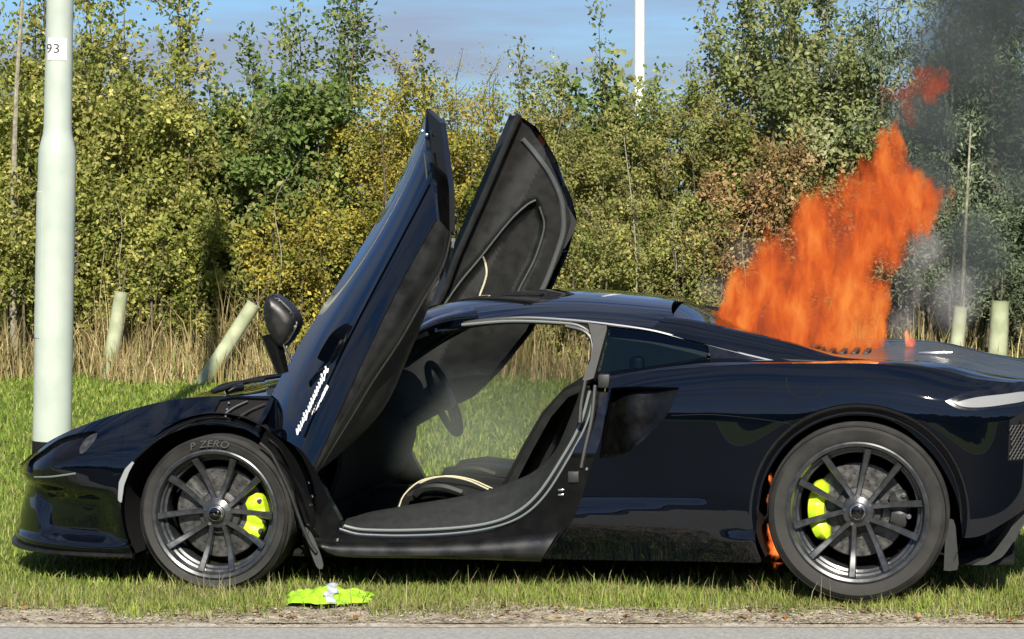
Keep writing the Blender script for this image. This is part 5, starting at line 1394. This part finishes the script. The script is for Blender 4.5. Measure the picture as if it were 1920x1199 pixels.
def shrub(name, label, cat, x, y, h, w, n_leaf, ls, cols, seed, base=.04, group='bushes and trees of the hedge', depth=None, stems=12, bark='bark', top=.35, spiky=.0, aspect=.6, droop=.0, trunk=None, clear=0.0):
    """a shrub grown from stems: stems -> side shoots -> twigs carrying leaves. Clumps of shoots leave gaps."""
    rng = np.random.default_rng(seed)
    root = empty(name, (x, y, float(gz(x, y))))
    tag(root, label, cat, group)
    depth = depth or w * .75
    mb = MB(); shoots = []
    for i in range(stems):
        a = 6.283 * (i + rng.random()) / stems; sp = math.sqrt(rng.uniform(.02, 1.0))
        hx = math.cos(a) * w * .5 * sp; hy = math.sin(a) * depth * .5 * sp
        ht = h * rng.uniform(.72, 1.0) * (1 - .10 * sp)
        b_ = .25 if trunk else .62
        p0 = np.array([hx * b_, hy * b_, 0]); p1 = np.array([hx * .85, hy * .85, ht * .5]) + rng.normal(0, .05, 3); p2 = np.array([hx, hy, ht])
        path = resample(np.array([p0, p1, p2]), n=10)
        r0 = .010 + .006 * h * rng.uniform(.5, 1.2)
        mb.tube(path, np.linspace(r0, .003, 10), 5)
        ns = int(8 + 5 * h)
        for t in rng.uniform(max(base, clear), 1.0, ns):
            k = t * 9; i0 = min(int(k), 8); p = path[i0] * (1 - k + i0) + path[i0 + 1] * (k - i0)
            az = rng.uniform(0, 6.283)
            el = rng.normal(.35 + spiky * .8, .4) - droop
            ln_ = (.25 + .55 * rng.random()) * (w * .36) * (1.1 - .4 * t) + .08
            d = np.array([math.cos(az) * math.cos(el), math.sin(az) * math.cos(el) * depth / w, math.sin(el)])
            shoots.append((p, d, ln_))
        for _ in range(2):
            shoots.append((path[-1], np.array([rng.normal(0, .3), rng.normal(0, .3), 1.0]), top * rng.uniform(.3, 1.0)))
    S0 = np.array([s[0] for s in shoots]); SD = np.array([s[1] for s in shoots]); SL = np.array([s[2] for s in shoots])
    SD /= np.linalg.norm(SD, axis=1, keepdims=True)
    for s_ in range(0, len(shoots), 2):
        q = np.array([S0[s_], S0[s_] + SD[s_] * SL[s_] * .5 + [0, 0, -.01], S0[s_] + SD[s_] * SL[s_]])
        mb.tube(q, [.005, .0035, .0015], 4, cap=False)
    st = mb.build('trunk' if trunk else 'stems', M[bark], root)
    wgt = SL * rng.uniform(.35, 1.6, len(SL)); wgt /= wgt.sum()
    si = rng.choice(len(shoots), n_leaf, p=wgt)
    t = rng.random(n_leaf)**.75
    sg = ls * 2.0
    C = S0[si] + SD[si] * (SL[si] * t)[:, None] + rng.normal(0, sg * .6, (n_leaf, 3)) * (.5 + .7 * t)[:, None]
    C[:, 2] = np.maximum(C[:, 2], .03)
    Dr = SD[si] * .7 + rng.normal(0, .7, (n_leaf, 3)); Dr[:, 2] -= .25 + droop
    Nn = rng.normal(0, .55, (n_leaf, 3)) + np.array([0, -.55, .62])      # blades face the open, sunny side
    L = ls * rng.uniform(.6, 1.4, n_leaf)
    tone = np.clip(rng.normal(1, .18, len(shoots)), .55, 1.6)[si]      # every shoot has leaves of its own age and tone
    pick = rng.integers(0, len(cols), len(shoots))[si]; alt = rng.random(n_leaf) < .35
    pick = np.where(alt, rng.integers(0, len(cols), n_leaf), pick)
    c = np.array(cols)[pick] * (tone * rng.uniform(.78, 1.25, n_leaf))[:, None]
    leaf_mesh('foliage', C, Dr, Nn, L, L * aspect, np.clip(c * 1.68, .004, .9), M['leaf'], root)
    return root

OL = [(.180, .195, .045), (.140, .160, .035), (.22, .22, .06), (.110, .130, .030), (.27, .255, .085)]
DG = [(.075, .115, .030), (.100, .140, .038), (.060, .092, .026), (.13, .16, .05), (.18, .19, .075)]
YG = [(.20, .195, .038), (.24, .215, .042), (.15, .165, .035), (.28, .235, .05), (.18, .15, .035)]
FN = [(.150, .170, .045), (.185, .195, .058), (.115, .14, .04), (.225, .215, .075), (.16, .14, .052)]
BR = [(.20, .125, .058), (.25, .165, .08), (.145, .11, .045), (.16, .155, .055), (.31, .21, .11)]
GY = [(.14, .16, .055), (.18, .195, .078), (.09, .115, .05), (.23, .24, .13), (.135, .16, .058)]
WI = [(.10, .130, .075), (.125, .155, .092), (.072, .098, .058), (.16, .19, .12)]
# back rank, filling behind
for i, (x, h, cols, txt) in enumerate((
        (-5.6, 3.0, OL, 'olive bush at the far left edge behind the lamp post'), (-4.3, 2.9, OL, 'olive bush deep in the hedge left of the lamp post'),
        (-3.0, 2.7, DG, 'dark green bush deep in the hedge above the leaning tree guard'), (-1.7, 2.6, FN, 'fine leaved bush deep behind the near raised door'),
        (-.5, 2.5, OL, 'olive bush deep in the hedge between the two raised doors'), (.8, 2.45, FN, 'fine leaved bush deep in the hedge behind the car roof'),
        (2.1, 2.5, DG, 'dark green bush deep in the hedge behind the flames'), (3.4, 2.8, GY, 'grey green bush deep in the hedge behind the smoke'), (4.7, 3.6, WI, 'dim grey green bush at the far right edge'))):
    shrub('bush', txt, 'bush', x, 26.9 + .3 * math.sin(i * 2.3), h, 1.8, 12000, .062, cols, 100 + i, stems=14)
# front rank
front = [
    # label, cat, x, y, h, w, n, leaf, cols, kw
    ('olive leaved bush at the left edge of the frame', 'bush', -4.95, 25.1, 2.88, 1.3, 20000, .050, OL, {}),
    ('broad olive leaved bush right behind the lamp post', 'bush', -3.95, 25.0, 2.98, 1.3, 24000, .052, OL, {}),
    ('tall loose tree with yellowish leaves, its crown reaching the top edge', 'tree', -3.75, 25.7, 3.75, 1.7, 12000, .055, OL, dict(stems=9, top=.6, clear=.5)),
    ('loose tree crown at the top left corner of the frame', 'tree', -4.75, 25.7, 3.75, 1.2, 6500, .055, OL, dict(stems=7, top=.6, clear=.55)),
    ('olive green bush above the upright left tree guard', 'bush', -3.0, 25.0, 2.78, 1.2, 22000, .050, OL, {}),
    ('dark green bush with larger leaves between lamp post and raised near door', 'bush', -2.15, 25.1, 2.83, 1.3, 25000, .058, DG, {}),
    ('thin dark sapling with sparse leaves reaching the top edge left of the doors', 'tree', -2.45, 25.6, 3.70, .30, 1100, .055, DG, dict(stems=2, spiky=.6, top=.5, clear=.55)),
    ('sprigged dark tree above the mirror of the near door, reaching the top edge', 'tree', -1.80, 25.6, 3.70, 1.0, 5200, .055, DG, dict(stems=7, spiky=.3, top=.7, clear=.5)),
    ('yellow leaved low bush beside the leaning tree guard', 'bush', -1.95, 24.45, 1.55, .9, 10000, .042, YG, {}),
    ('yellow brown autumn bush directly behind the tip of the near door', 'bush', -1.15, 25.1, 2.71, 1.2, 26000, .036, YG, dict(aspect=.55)),
    ('yellow green bush between the tips of the two doors', 'bush', -.25, 25.1, 2.61, 1.2, 26000, .034, YG, dict(aspect=.55)),
    ('fine leaved olive bush right of the far door tip', 'bush', .65, 25.1, 2.63, 1.2, 27000, .033, FN, dict(aspect=.5)),
    ('small upright bush with bigger green leaves poking above the hedge centre', 'bush', .80, 25.7, 2.98, .45, 1500, .075, DG, dict(stems=4, spiky=.6, aspect=.8, clear=.7)),
    ('pale green feathery clump poking up below the cloud in the middle', 'bush', .28, 25.6, 3.05, .5, 3000, .050, GY, dict(stems=6, spiky=.6, aspect=.5, clear=.6)),
    ('soft twiggy bush poking above the hedge left of centre', 'bush', -.45, 25.6, 2.98, .75, 4800, .030, FN, dict(stems=10, spiky=.7, aspect=.35, clear=.6)),
    ('dark sprigs leaning left above the near door tip', 'bush', -.75, 25.6, 3.00, .35, 900, .055, DG, dict(stems=3, spiky=.4, clear=.65)),
    ('fine leaved bush below the slim white lamp post', 'bush', 1.50, 25.1, 2.68, 1.2, 27000, .033, FN, dict(aspect=.5)),
    ('slender spiky sapling left of the slim white lamp post', 'tree', .85, 25.6, 3.35, .18, 420, .045, DG, dict(stems=2, spiky=.9, top=.4, clear=.6)),
    ('small dark leaved sprigs in front of the slim white lamp post', 'bush', 1.22, 25.6, 2.85, .6, 2600, .055, DG, dict(stems=5, spiky=.3, clear=.7)),
    ('reddish brown dying bush left of the flames', 'bush', 2.20, 24.7, 2.05, 1.15, 17000, .042, BR, {}),
    ('fine leaved green bush behind the reddish dying one', 'bush', 2.05, 25.3, 2.73, 1.1, 20000, .045, FN, {}),
    ('tall grey green tree left of the smoke with large pale leaves', 'tree', 2.75, 25.4, 3.45, 1.5, 27000, .054, GY, dict(stems=12, top=.7, clear=.1)),
    ('leafy tree with loose sprigs against the sky right of centre', 'tree', 2.35, 25.8, 3.75, 1.1, 8000, .052, GY, dict(stems=7, top=.7, clear=.5)),
    ('drooping willow behind the smoke with narrow grey green leaves', 'tree', 3.85, 25.3, 3.90, 1.6, 24000, .066, WI, dict(stems=13, aspect=.30, droop=.35, top=.5)),
    ('dim grey green willow at the right edge above the tail of the car', 'tree', 4.75, 25.0, 3.90, 1.5, 24000, .066, WI, dict(stems=13, aspect=.30, droop=.35)),
    ('low grey green bush above the right tree guards', 'bush', 3.95, 24.45, 1.80, 1.3, 13000, .048, WI, dict(aspect=.35, clear=.42)),
    ('low olive bush behind the lamp post foot', 'bush', -4.25, 24.4, 1.75, 1.2, 13000, .044, OL, dict(clear=.3)),
    ('low green bush over the left upright tree guard', 'bush', -3.15, 24.4, 1.75, 1.2, 13000, .044, OL, dict(clear=.3)),
    ('low fine leaved bush behind the far door', 'bush', .55, 24.4, 1.60, 1.3, 14000, .034, FN, dict(clear=.1)),
    ('low fine leaved bush behind the rear of the roof', 'bush', 1.45, 24.4, 1.50, 1.2, 13000, .034, FN, dict(clear=.1)),
]
for i, (txt, cat, x, y, h, w, n_, ls, cols, kw) in enumerate(front):
    shrub('tree' if cat == 'tree' else 'bush', txt, cat, x, y, h, w, n_, ls, cols, 300 + i, trunk=(cat == 'tree'), **kw)
for i, x in enumerate((-9.6, -8.0, -6.6, 6.2, 7.6, 9.2)):
    shrub('bush', ('olive bush farthest beyond the left edge of the frame', 'olive bush second beyond the left edge of the frame', 'olive bush first beyond the left edge of the frame', 'grey green bush first beyond the right edge of the frame', 'grey green bush second beyond the right edge of the frame', 'grey green bush farthest beyond the right edge of the frame')[i], 'bush', x, 26.0 + .3 * math.sin(i * 3.1), 3.0 if x < 0 else 3.5, 2.1, 11000, .080, OL if x < 0 else WI, 500 + i, stems=12)
# bare pale saplings
def sapling(label, pts, r0):
    o = MB().tube(resample(np.array(pts, float), n=16), np.linspace(r0, r0 * .35, 16), 7)
    p = np.array(pts[0])
    o.v = [tuple(np.array(v) - p) for v in o.v]
    q = o.build('sapling', M['palebark'], None); q.location = p
    tag(q, label, 'sapling', 'bare pale saplings')
sapling('pale bare sapling stem left of the lamp post near the top left corner', [(-4.40, 24.2, 0), (-4.38, 24.15, 1.5), (-4.33, 24.1, 2.6), (-4.25, 24.1, 3.6)], .038)
sapling('thin pale sapling stem rising above the right tree guards', [(3.88, 23.75, 0), (3.90, 23.7, 1.0), (3.92, 23.65, 1.7), (3.95, 23.7, 2.2)], .022)
sapling('very thin pale stem in the bush right of the far door', [(1.10, 24.15, .2), (1.08, 24.1, 1.2), (.98, 24.1, 2.1)], .011)
for i_, (x_, h_, l_, side) in enumerate(((1.32, 1.7, .25, 'just right of the far door'), (.92, 1.5, -.3, 'low behind the far door'), (1.95, 1.5, .2, 'in front of the reddish dying bush'), (-2.2, 1.9, .35, 'in the dark green bush left of the near door'), (-3.35, 1.7, -.2, 'in the olive bush right of the lamp post'), (.30, 2.3, .15, 'right between the two raised doors'))):
    sapling('thin crooked grey stem ' + side, [(x_, 24.2, .1), (x_ + l_ * .5, 24.12, h_ * .5), (x_ + l_ * .35, 24.1, h_ * .8), (x_ + l_, 24.1, h_)], .0065)
# tree guards
m = pmat('tree_guard_plastic', (.46, .55, .33), .45)
vary(m, (.26, .30, .18), (.43, .46, .31), 6, 4, rough=(.35, .55))
M['guard'] = m
def guard(label, x, y, h, tiltx, r=.062):
    g = empty('tree_guard', (x, y, float(gz(x, y)) - .02)); g.rotation_euler = (R(-3), R(tiltx), 0)
    tag(g, label, 'tree guard', 'plastic tree guard tubes')
    pr = [(r, 0), (r * .97, h * .5), (r * .95, h - .02), (r * 1.10, h), (r * 1.04, h + .002), (r * .88, h - .02), (r * .9, 0)]
    MB().lathe(pr, 24, axis='z', closed=True).build('tube', M['guard'], g)
    MB().tube([(0, 0, 0), (.005, 0, h * .7), (.01, 0, h + .25)], [.012, .010, .006], 6).build('stem', M['bark'], g)
    MB().box((r * .8, -.012, 0), (r * .8 + .02, .012, h * .8), .003).build('stake', M['bark'], g)
guard('pale green tree guard leaning far to the right beside the raised door mirror', -2.67, 23.5, .84, 33, .066)
guard('pale green tree guard tilted a little right of the lamp post', -3.50, 23.7, .78, 9, .064)
guard('slim yellow green tree guard behind the tail, left of a stouter one', 3.78, 23.5, .66, 6, .062)
guard('stout yellow green tree guard behind the tail near the right edge', 4.15, 23.5, .70, 3, .082)
# hedge on the other side of the road, seen only in the paint
def opp_hedge():
    n, k = 420, 9
    xs_ = np.linspace(-60, 60, n); V = []
    rr = np.random.default_rng(9)
    for i, x in enumerate(xs_):
        hh_ = 3.3 + .5 * math.sin(x * .33) + .35 * math.sin(x * .9 + 1) + rr.normal(0, .2)
        for j in range(k):
            t = j / (k - 1); a = math.pi * t
            V.append((x + rr.normal(0, .1), -7.5 - 1.2 * math.cos(a) * (1 + rr.normal(0, .06)), hh_ * math.sin(a)**.55 * (1 + rr.normal(0, .03))))
    i, j = np.meshgrid(np.arange(n - 1), np.arange(k - 1), indexing='ij'); a = (i * k + j).ravel()
    o = fast_mesh('far_hedge', np.array(V), np.stack([a, a + 1, a + k + 1, a + k], 1), vary(pmat('far_hedge', (.05, .06, .02), .9, spec=.1), (.03, .04, .012), (.09, .10, .03), 2, 8, bump=1, bscale=9, bdist=.2), smooth=False)
    tag(o, 'hedge across the road', kind='stuff')
opp_hedge()

# ------------------------------------------------------------------ fire and smoke
def blob_mesh(lobes, grow, res=.05):
    """one closed skin round a set of ellipsoids"""
    bm = bmesh.new()
    for c, r_ in lobes:
        mt = Matrix.Translation(c) @ Matrix.Diagonal((r_[0] * grow, r_[1] * grow, r_[2] * grow, 1))
        bmesh.ops.create_icosphere(bm, subdivisions=3, radius=1.0, matrix=mt)
    me = bpy.data.meshes.new('tmp'); bm.to_mesh(me); bm.free()
    t = bpy.data.objects.new('tmp', me); COL.objects.link(t)
    md = t.modifiers.new('r', 'REMESH'); md.mode = 'VOXEL'; md.voxel_size = res
    dg = bpy.context.evaluated_depsgraph_get()
    out = bpy.data.meshes.new_from_object(t.evaluated_get(dg))
    bpy.data.objects.remove(t)
    return out

def vol_material(name, lobes, kind, color, dens, warp, nscale, stretch, tilt, edge=(0.0, .35), nlo=.38, nhi=.62, core=None, step=None):
    m = bpy.data.materials.new(name); m.use_nodes = True
    nt = m.node_tree; nt.nodes.remove(nt.nodes['Principled BSDF']); out = nt.nodes['Material Output']
    def N(t): return nt.nodes.new(t)
    def Ln(a, b): nt.links.new(a, b)
    tcx = N('ShaderNodeTexCoord')
    mpn = N('ShaderNodeMapping'); mpn.inputs['Rotation'].default_value = (0, tilt, 0); mpn.inputs['Scale'].default_value = stretch
    Ln(tcx.outputs['Object'], mpn.inputs[0])
    w1 = N('ShaderNodeTexNoise'); w1.inputs['Scale'].default_value = nscale * .55; w1.inputs['Detail'].default_value = 7; w1.inputs['Roughness'].default_value = .68
    Ln(mpn.outputs[0], w1.inputs['Vector'])
    sub = N('ShaderNodeVectorMath'); sub.operation = 'SUBTRACT'; sub.inputs[1].default_value = (.5, .5, .5); Ln(w1.outputs['Color'], sub.inputs[0])
    sc_ = N('ShaderNodeVectorMath'); sc_.operation = 'SCALE'; sc_.inputs['Scale'].default_value = warp; Ln(sub.outputs[0], sc_.inputs[0])
    ad_ = N('ShaderNodeVectorMath'); ad_.operation = 'ADD'; Ln(tcx.outputs['Object'], ad_.inputs[0]); Ln(sc_.outputs[0], ad_.inputs[1])
    def field(lb):
        last = None
        for c, r_ in lb:
            s = N('ShaderNodeVectorMath'); s.operation = 'SUBTRACT'; s.inputs[1].default_value = c; Ln(ad_.outputs[0], s.inputs[0])
            d = N('ShaderNodeVectorMath'); d.operation = 'DIVIDE'; d.inputs[1].default_value = r_; Ln(s.outputs[0], d.inputs[0])
            l_ = N('ShaderNodeVectorMath'); l_.operation = 'LENGTH'; Ln(d.outputs[0], l_.inputs[0])
            o = N('ShaderNodeMath'); o.operation = 'SUBTRACT'; o.inputs[0].default_value = 1.0; Ln(l_.outputs['Value'], o.inputs[1])
            if last is None: last = o
            else:
                x = N('ShaderNodeMath'); x.operation = 'SMOOTH_MAX'; x.inputs[2].default_value = .18; Ln(last.outputs[0], x.inputs[0]); Ln(o.outputs[0], x.inputs[1]); last = x
        return last
    def rng(src, a, b, c, d):
        q = N('ShaderNodeMapRange'); q.interpolation_type = 'SMOOTHSTEP'
        for k, v in zip(('From Min', 'From Max', 'To Min', 'To Max'), (a, b, c, d)): q.inputs[k].default_value = v
        Ln(src, q.inputs['Value']); return q.outputs[0]
    f = field(lobes)
    fall = rng(f.outputs[0], edge[0], edge[1], 0, 1)
    n2 = N('ShaderNodeTexNoise'); n2.inputs['Scale'].default_value = nscale; n2.inputs['Detail'].default_value = 8 if kind == 'fire' else 3; n2.inputs['Roughness'].default_value = .70 if kind == 'fire' else .5; n2.inputs['Distortion'].default_value = 1.3 if kind == 'fire' else .6
    Ln(mpn.outputs[0], n2.inputs['Vector'])
    # the noise bites deeper towards the rim of the shape, leaving wisps
    k = N('ShaderNodeMath'); k.operation = 'MULTIPLY_ADD'; k.inputs[1].default_value = .30; Ln(fall, k.inputs[0]); Ln(n2.outputs['Fac'], k.inputs[2])
    wisp = rng(k.outputs[0], nlo + .12, nhi + .16, 0, 1)
    den = N('ShaderNodeMath'); den.operation = 'MULTIPLY'; Ln(fall, den.inputs[0]); Ln(wisp, den.inputs[1])
    if kind == 'fire':
        n4 = N('ShaderNodeTexNoise'); n4.inputs['Scale'].default_value = nscale * .42; n4.inputs['Detail'].default_value = 3; n4.inputs['Distortion'].default_value = .8
        Ln(mpn.outputs[0], n4.inputs['Vector'])
        fold = rng(n4.outputs['Fac'], .36, .60, .50, 1.25)
        dn2 = N('ShaderNodeMath'); dn2.operation = 'MULTIPLY'; Ln(den.outputs[0], dn2.inputs[0]); Ln(fold, dn2.inputs[1]); den = dn2
    dm_ = N('ShaderNodeMath'); dm_.operation = 'MULTIPLY'; dm_.inputs[1].default_value = dens; Ln(den.outputs[0], dm_.inputs[0])
    if kind == 'fire':
        em = N('ShaderNodeEmission'); ab = N('ShaderNodeVolumeAbsorption'); ab.inputs['Color'].default_value = (0, 0, 0, 1)
        Ln(dm_.outputs[0], ab.inputs['Density'])
        Ln(dm_.outputs[0], em.inputs['Strength'])
        cr_ = N('ShaderNodeValToRGB')
        els = cr_.color_ramp.elements
        els[0].position = .37; els[0].color = (*color[0], 1); els[1].position = .66; els[1].color = (*color[2], 1)
        e = els.new(.50); e.color = (*color[1], 1)
        n3 = N('ShaderNodeTexNoise'); n3.inputs['Scale'].default_value = nscale * 1.6; n3.inputs['Detail'].default_value = 6; n3.inputs['Roughness'].default_value = .72; n3.inputs['Distortion'].default_value = .6
        Ln(mpn.outputs[0], n3.inputs['Vector'])
        mxs = N('ShaderNodeMath'); mxs.operation = 'MULTIPLY_ADD'; mxs.inputs[1].default_value = .55; Ln(n4.outputs['Fac'], mxs.inputs[0])
        hf = N('ShaderNodeMath'); hf.operation = 'MULTIPLY_ADD'; hf.inputs[1].default_value = .75; hf.inputs[2].default_value = -.15; Ln(n3.outputs['Fac'], hf.inputs[0]); Ln(hf.outputs[0], mxs.inputs[2])
        src = mxs.outputs[0]
        if core:
            cf = rng(field(core).outputs[0], 0.0, .8, 0, .16)
            a_ = N('ShaderNodeMath'); a_.operation = 'ADD'; Ln(src, a_.inputs[0]); Ln(cf, a_.inputs[1]); src = a_.outputs[0]
        Ln(src, cr_.inputs[0]); Ln(cr_.outputs[0], em.inputs['Color'])
        s = N('ShaderNodeAddShader'); Ln(em.outputs[0], s.inputs[0]); Ln(ab.outputs[0], s.inputs[1])
        Ln(s.outputs[0], out.inputs['Volume'])
    else:
        pv = N('ShaderNodeVolumePrincipled'); pv.inputs['Color'].default_value = (*color, 1); pv.inputs['Anisotropy'].default_value = .0
        pv.inputs['Absorption Color'].default_value = (0, 0, 0, 1)
        Ln(dm_.outputs[0], pv.inputs['Density']); Ln(pv.outputs[0], out.inputs['Volume'])
    try: m.cycles.homogeneous_volume = False
    except Exception: pass
    try: m.volume_intersection_method = 'ACCURATE'
    except Exception: pass
    return m

def volume(name, lobes, mat, label, cat=None, kind=None, grow=1.35, res=.05, origin=None, M4=None):
    me = blob_mesh(lobes, grow, res)
    me.materials.append(mat); me.name = name
    o = bpy.data.objects.new(name, me); COL.objects.link(o)
    if M4 is not None: o.matrix_world = M4
    tag(o, label, cat, None, kind)
    return o

RED, ORA, YEL = (.24, .040, .016), (.47, .078, .015), (.60, .175, .035)
L1 = [((2.06, 0, 1.06), (.13, .14, .12)), ((2.19, 0, 1.14), (.19, .16, .20)), ((2.34, 0, 1.25), (.23, .17, .25)), ((2.48, 0, 1.38), (.24, .18, .28)), ((2.60, 0, 1.10), (.13, .14, .26)),
      ((2.65, .02, 1.51), (.21, .17, .27)), ((2.80, .03, 1.57), (.19, .14, .17)), ((2.74, .03, 1.76), (.08, .09, .16)), ((2.40, 0, 1.04), (.30, .16, .11))]
core = [((2.60, 0, 1.08), (.12, .20, .26))]
fm = vol_material('fire', L1, 'fire', (RED, ORA, YEL), 19.0, .34, 9.0, (1.5, .40, .58), R(-36), edge=(-.14, .42), nlo=.38, nhi=.66, core=core)
volume('flame', L1, fm, 'tall orange flame rising from the engine cover and leaning right', 'fire', grow=1.30, res=.035, M4=CAR_M)
L2 = [((2.90, .05, 2.08), (.12, .14, .09)), ((2.80, .05, 2.05), (.10, .10, .08)), ((2.80, .05, 1.96), (.05, .08, .08))]
fm2 = vol_material('fire_puff', L2, 'fire', ((.15, .020, .008), (.30, .042, .013), (.38, .065, .02)), 4.5, .30, 9.0, (1.3, .5, .9), R(-25), edge=(-.1, .45), nlo=.36, nhi=.64)
volume('flame', L2, fm2, 'small detached puff of flame high in the dark smoke', 'fire', grow=1.4, res=.03, M4=CAR_M)
L3 = [((2.300, -.70, .17), (.045, .06, .075)), ((2.285, -.70, .26), (.022, .05, .06)), ((2.275, -.70, .36), (.014, .04, .05)), ((2.28, -.70, .46), (.010, .03, .03))]
fm3 = vol_material('fire_lick', L3, 'fire', ((.6, .05, .01), (1.0, .18, .03), (1.2, .42, .10)), 40.0, .09, 30, (1.2, 1.2, .7), 0, edge=(-.05, .4), nlo=.50, nhi=.70)
volume('flame', L3, fm3, 'thin flames licking down inside the rear wheel arch', 'fire', grow=1.35, res=.012, M4=CAR_M)
L4 = [((2.80, .05, .99), (.012, .03, .045)), ((2.815, .05, .975), (.02, .03, .025))]
fm4 = vol_material('fire_tongue', L4, 'fire', ((.6, .08, .03), (.9, .25, .12), (1.0, .5, .3)), 60.0, .03, 26, (1.2, 1.2, .7), 0, edge=(-.05, .4), nlo=.30, nhi=.5)
volume('flame', L4, fm4, 'tiny tongue of flame on the rear deck right of the main fire', 'fire', grow=1.4, res=.008, M4=CAR_M)
# smoke: dark plume carried off to the upper right, a pale puff beside the fire
Wp = lambda px, py, Y: ((px - 960) / 5150 * Y, Y, 1.65 + (352 - py) / 5150 * Y)
SM = [(Wp(1735, 340, 13), (.16, .4, .24)), (Wp(1740, 220, 13), (.22, .45, .24)), (Wp(1800, 100, 13.2), (.32, .5, .32)), (Wp(1880, -20, 13.4), (.45, .6, .42)), (Wp(1905, 230, 13.6), (.20, .35, .50)),
      (Wp(1840, 480, 13.4), (.20, .3, .30))]
sm = vol_material('smoke', SM, 'smoke', (.16, .19, .185), 3.2, .5, 1.7, (1, 1, .8), R(-20), edge=(-.05, .6), nlo=.20, nhi=.58)
volume('smoke', SM, sm, 'dark grey smoke plume drifting to the upper right', kind='stuff', grow=1.25, res=.09)
SP = [(Wp(1690, 600, 12.2), (.09, .2, .13)), (Wp(1700, 540, 12.2), (.10, .2, .15)), (Wp(1735, 470, 12.3), (.12, .25, .16)), (Wp(1790, 560, 12.4), (.14, .25, .20))]
sm2 = vol_material('pale_smoke', SP, 'smoke', (.70, .72, .72), 2.0, .25, 3.2, (1, 1, .8), 0, edge=(-.1, .7), nlo=.22, nhi=.6)
volume('smoke', SP, sm2, 'pale blue grey smoke puff right of the flame', kind='stuff', grow=1.3, res=.05)
SL_ = [(Wp(1345, 545, 12.2), (.13, .2, .10)), (Wp(1400, 470, 12.2), (.12, .2, .10))]
sm3 = vol_material('thin_smoke', SL_, 'smoke', (.45, .46, .45), .8, .2, 3.5, (1, 1, 1), 0, edge=(-.1, .7), nlo=.22, nhi=.6)
volume('smoke', SL_, sm3, 'thin smoke at the left foot of the flame', kind='stuff', grow=1.3, res=.05)
CH = [((1.05, 0, .78), (.55, .62, .30)), ((.95, -.25, .62), (.45, .45, .25)), ((1.2, .3, .7), (.4, .5, .3))]
sm4 = vol_material('cabin_smoke', CH, 'smoke', (.50, .56, .53), .85, .2, 2.5, (1, 1, 1), 0, edge=(-.1, .5), nlo=.10, nhi=.5)
volume('smoke', CH, sm4, 'thin smoke hanging in the open cabin', kind='stuff', grow=1.15, res=.06, M4=CAR_M)
# the fire lights the deck around it
fl = bpy.data.lights.new('fire_light', 'POINT'); fl.energy = 6; fl.color = (1, .32, .06); fl.shadow_soft_size = .2
flo = bpy.data.objects.new('fire_light', fl); COL.objects.link(flo); flo.matrix_world = CAR_M @ Matrix.Translation((2.5, 0, 1.25))
bpy.context.view_layer.update()
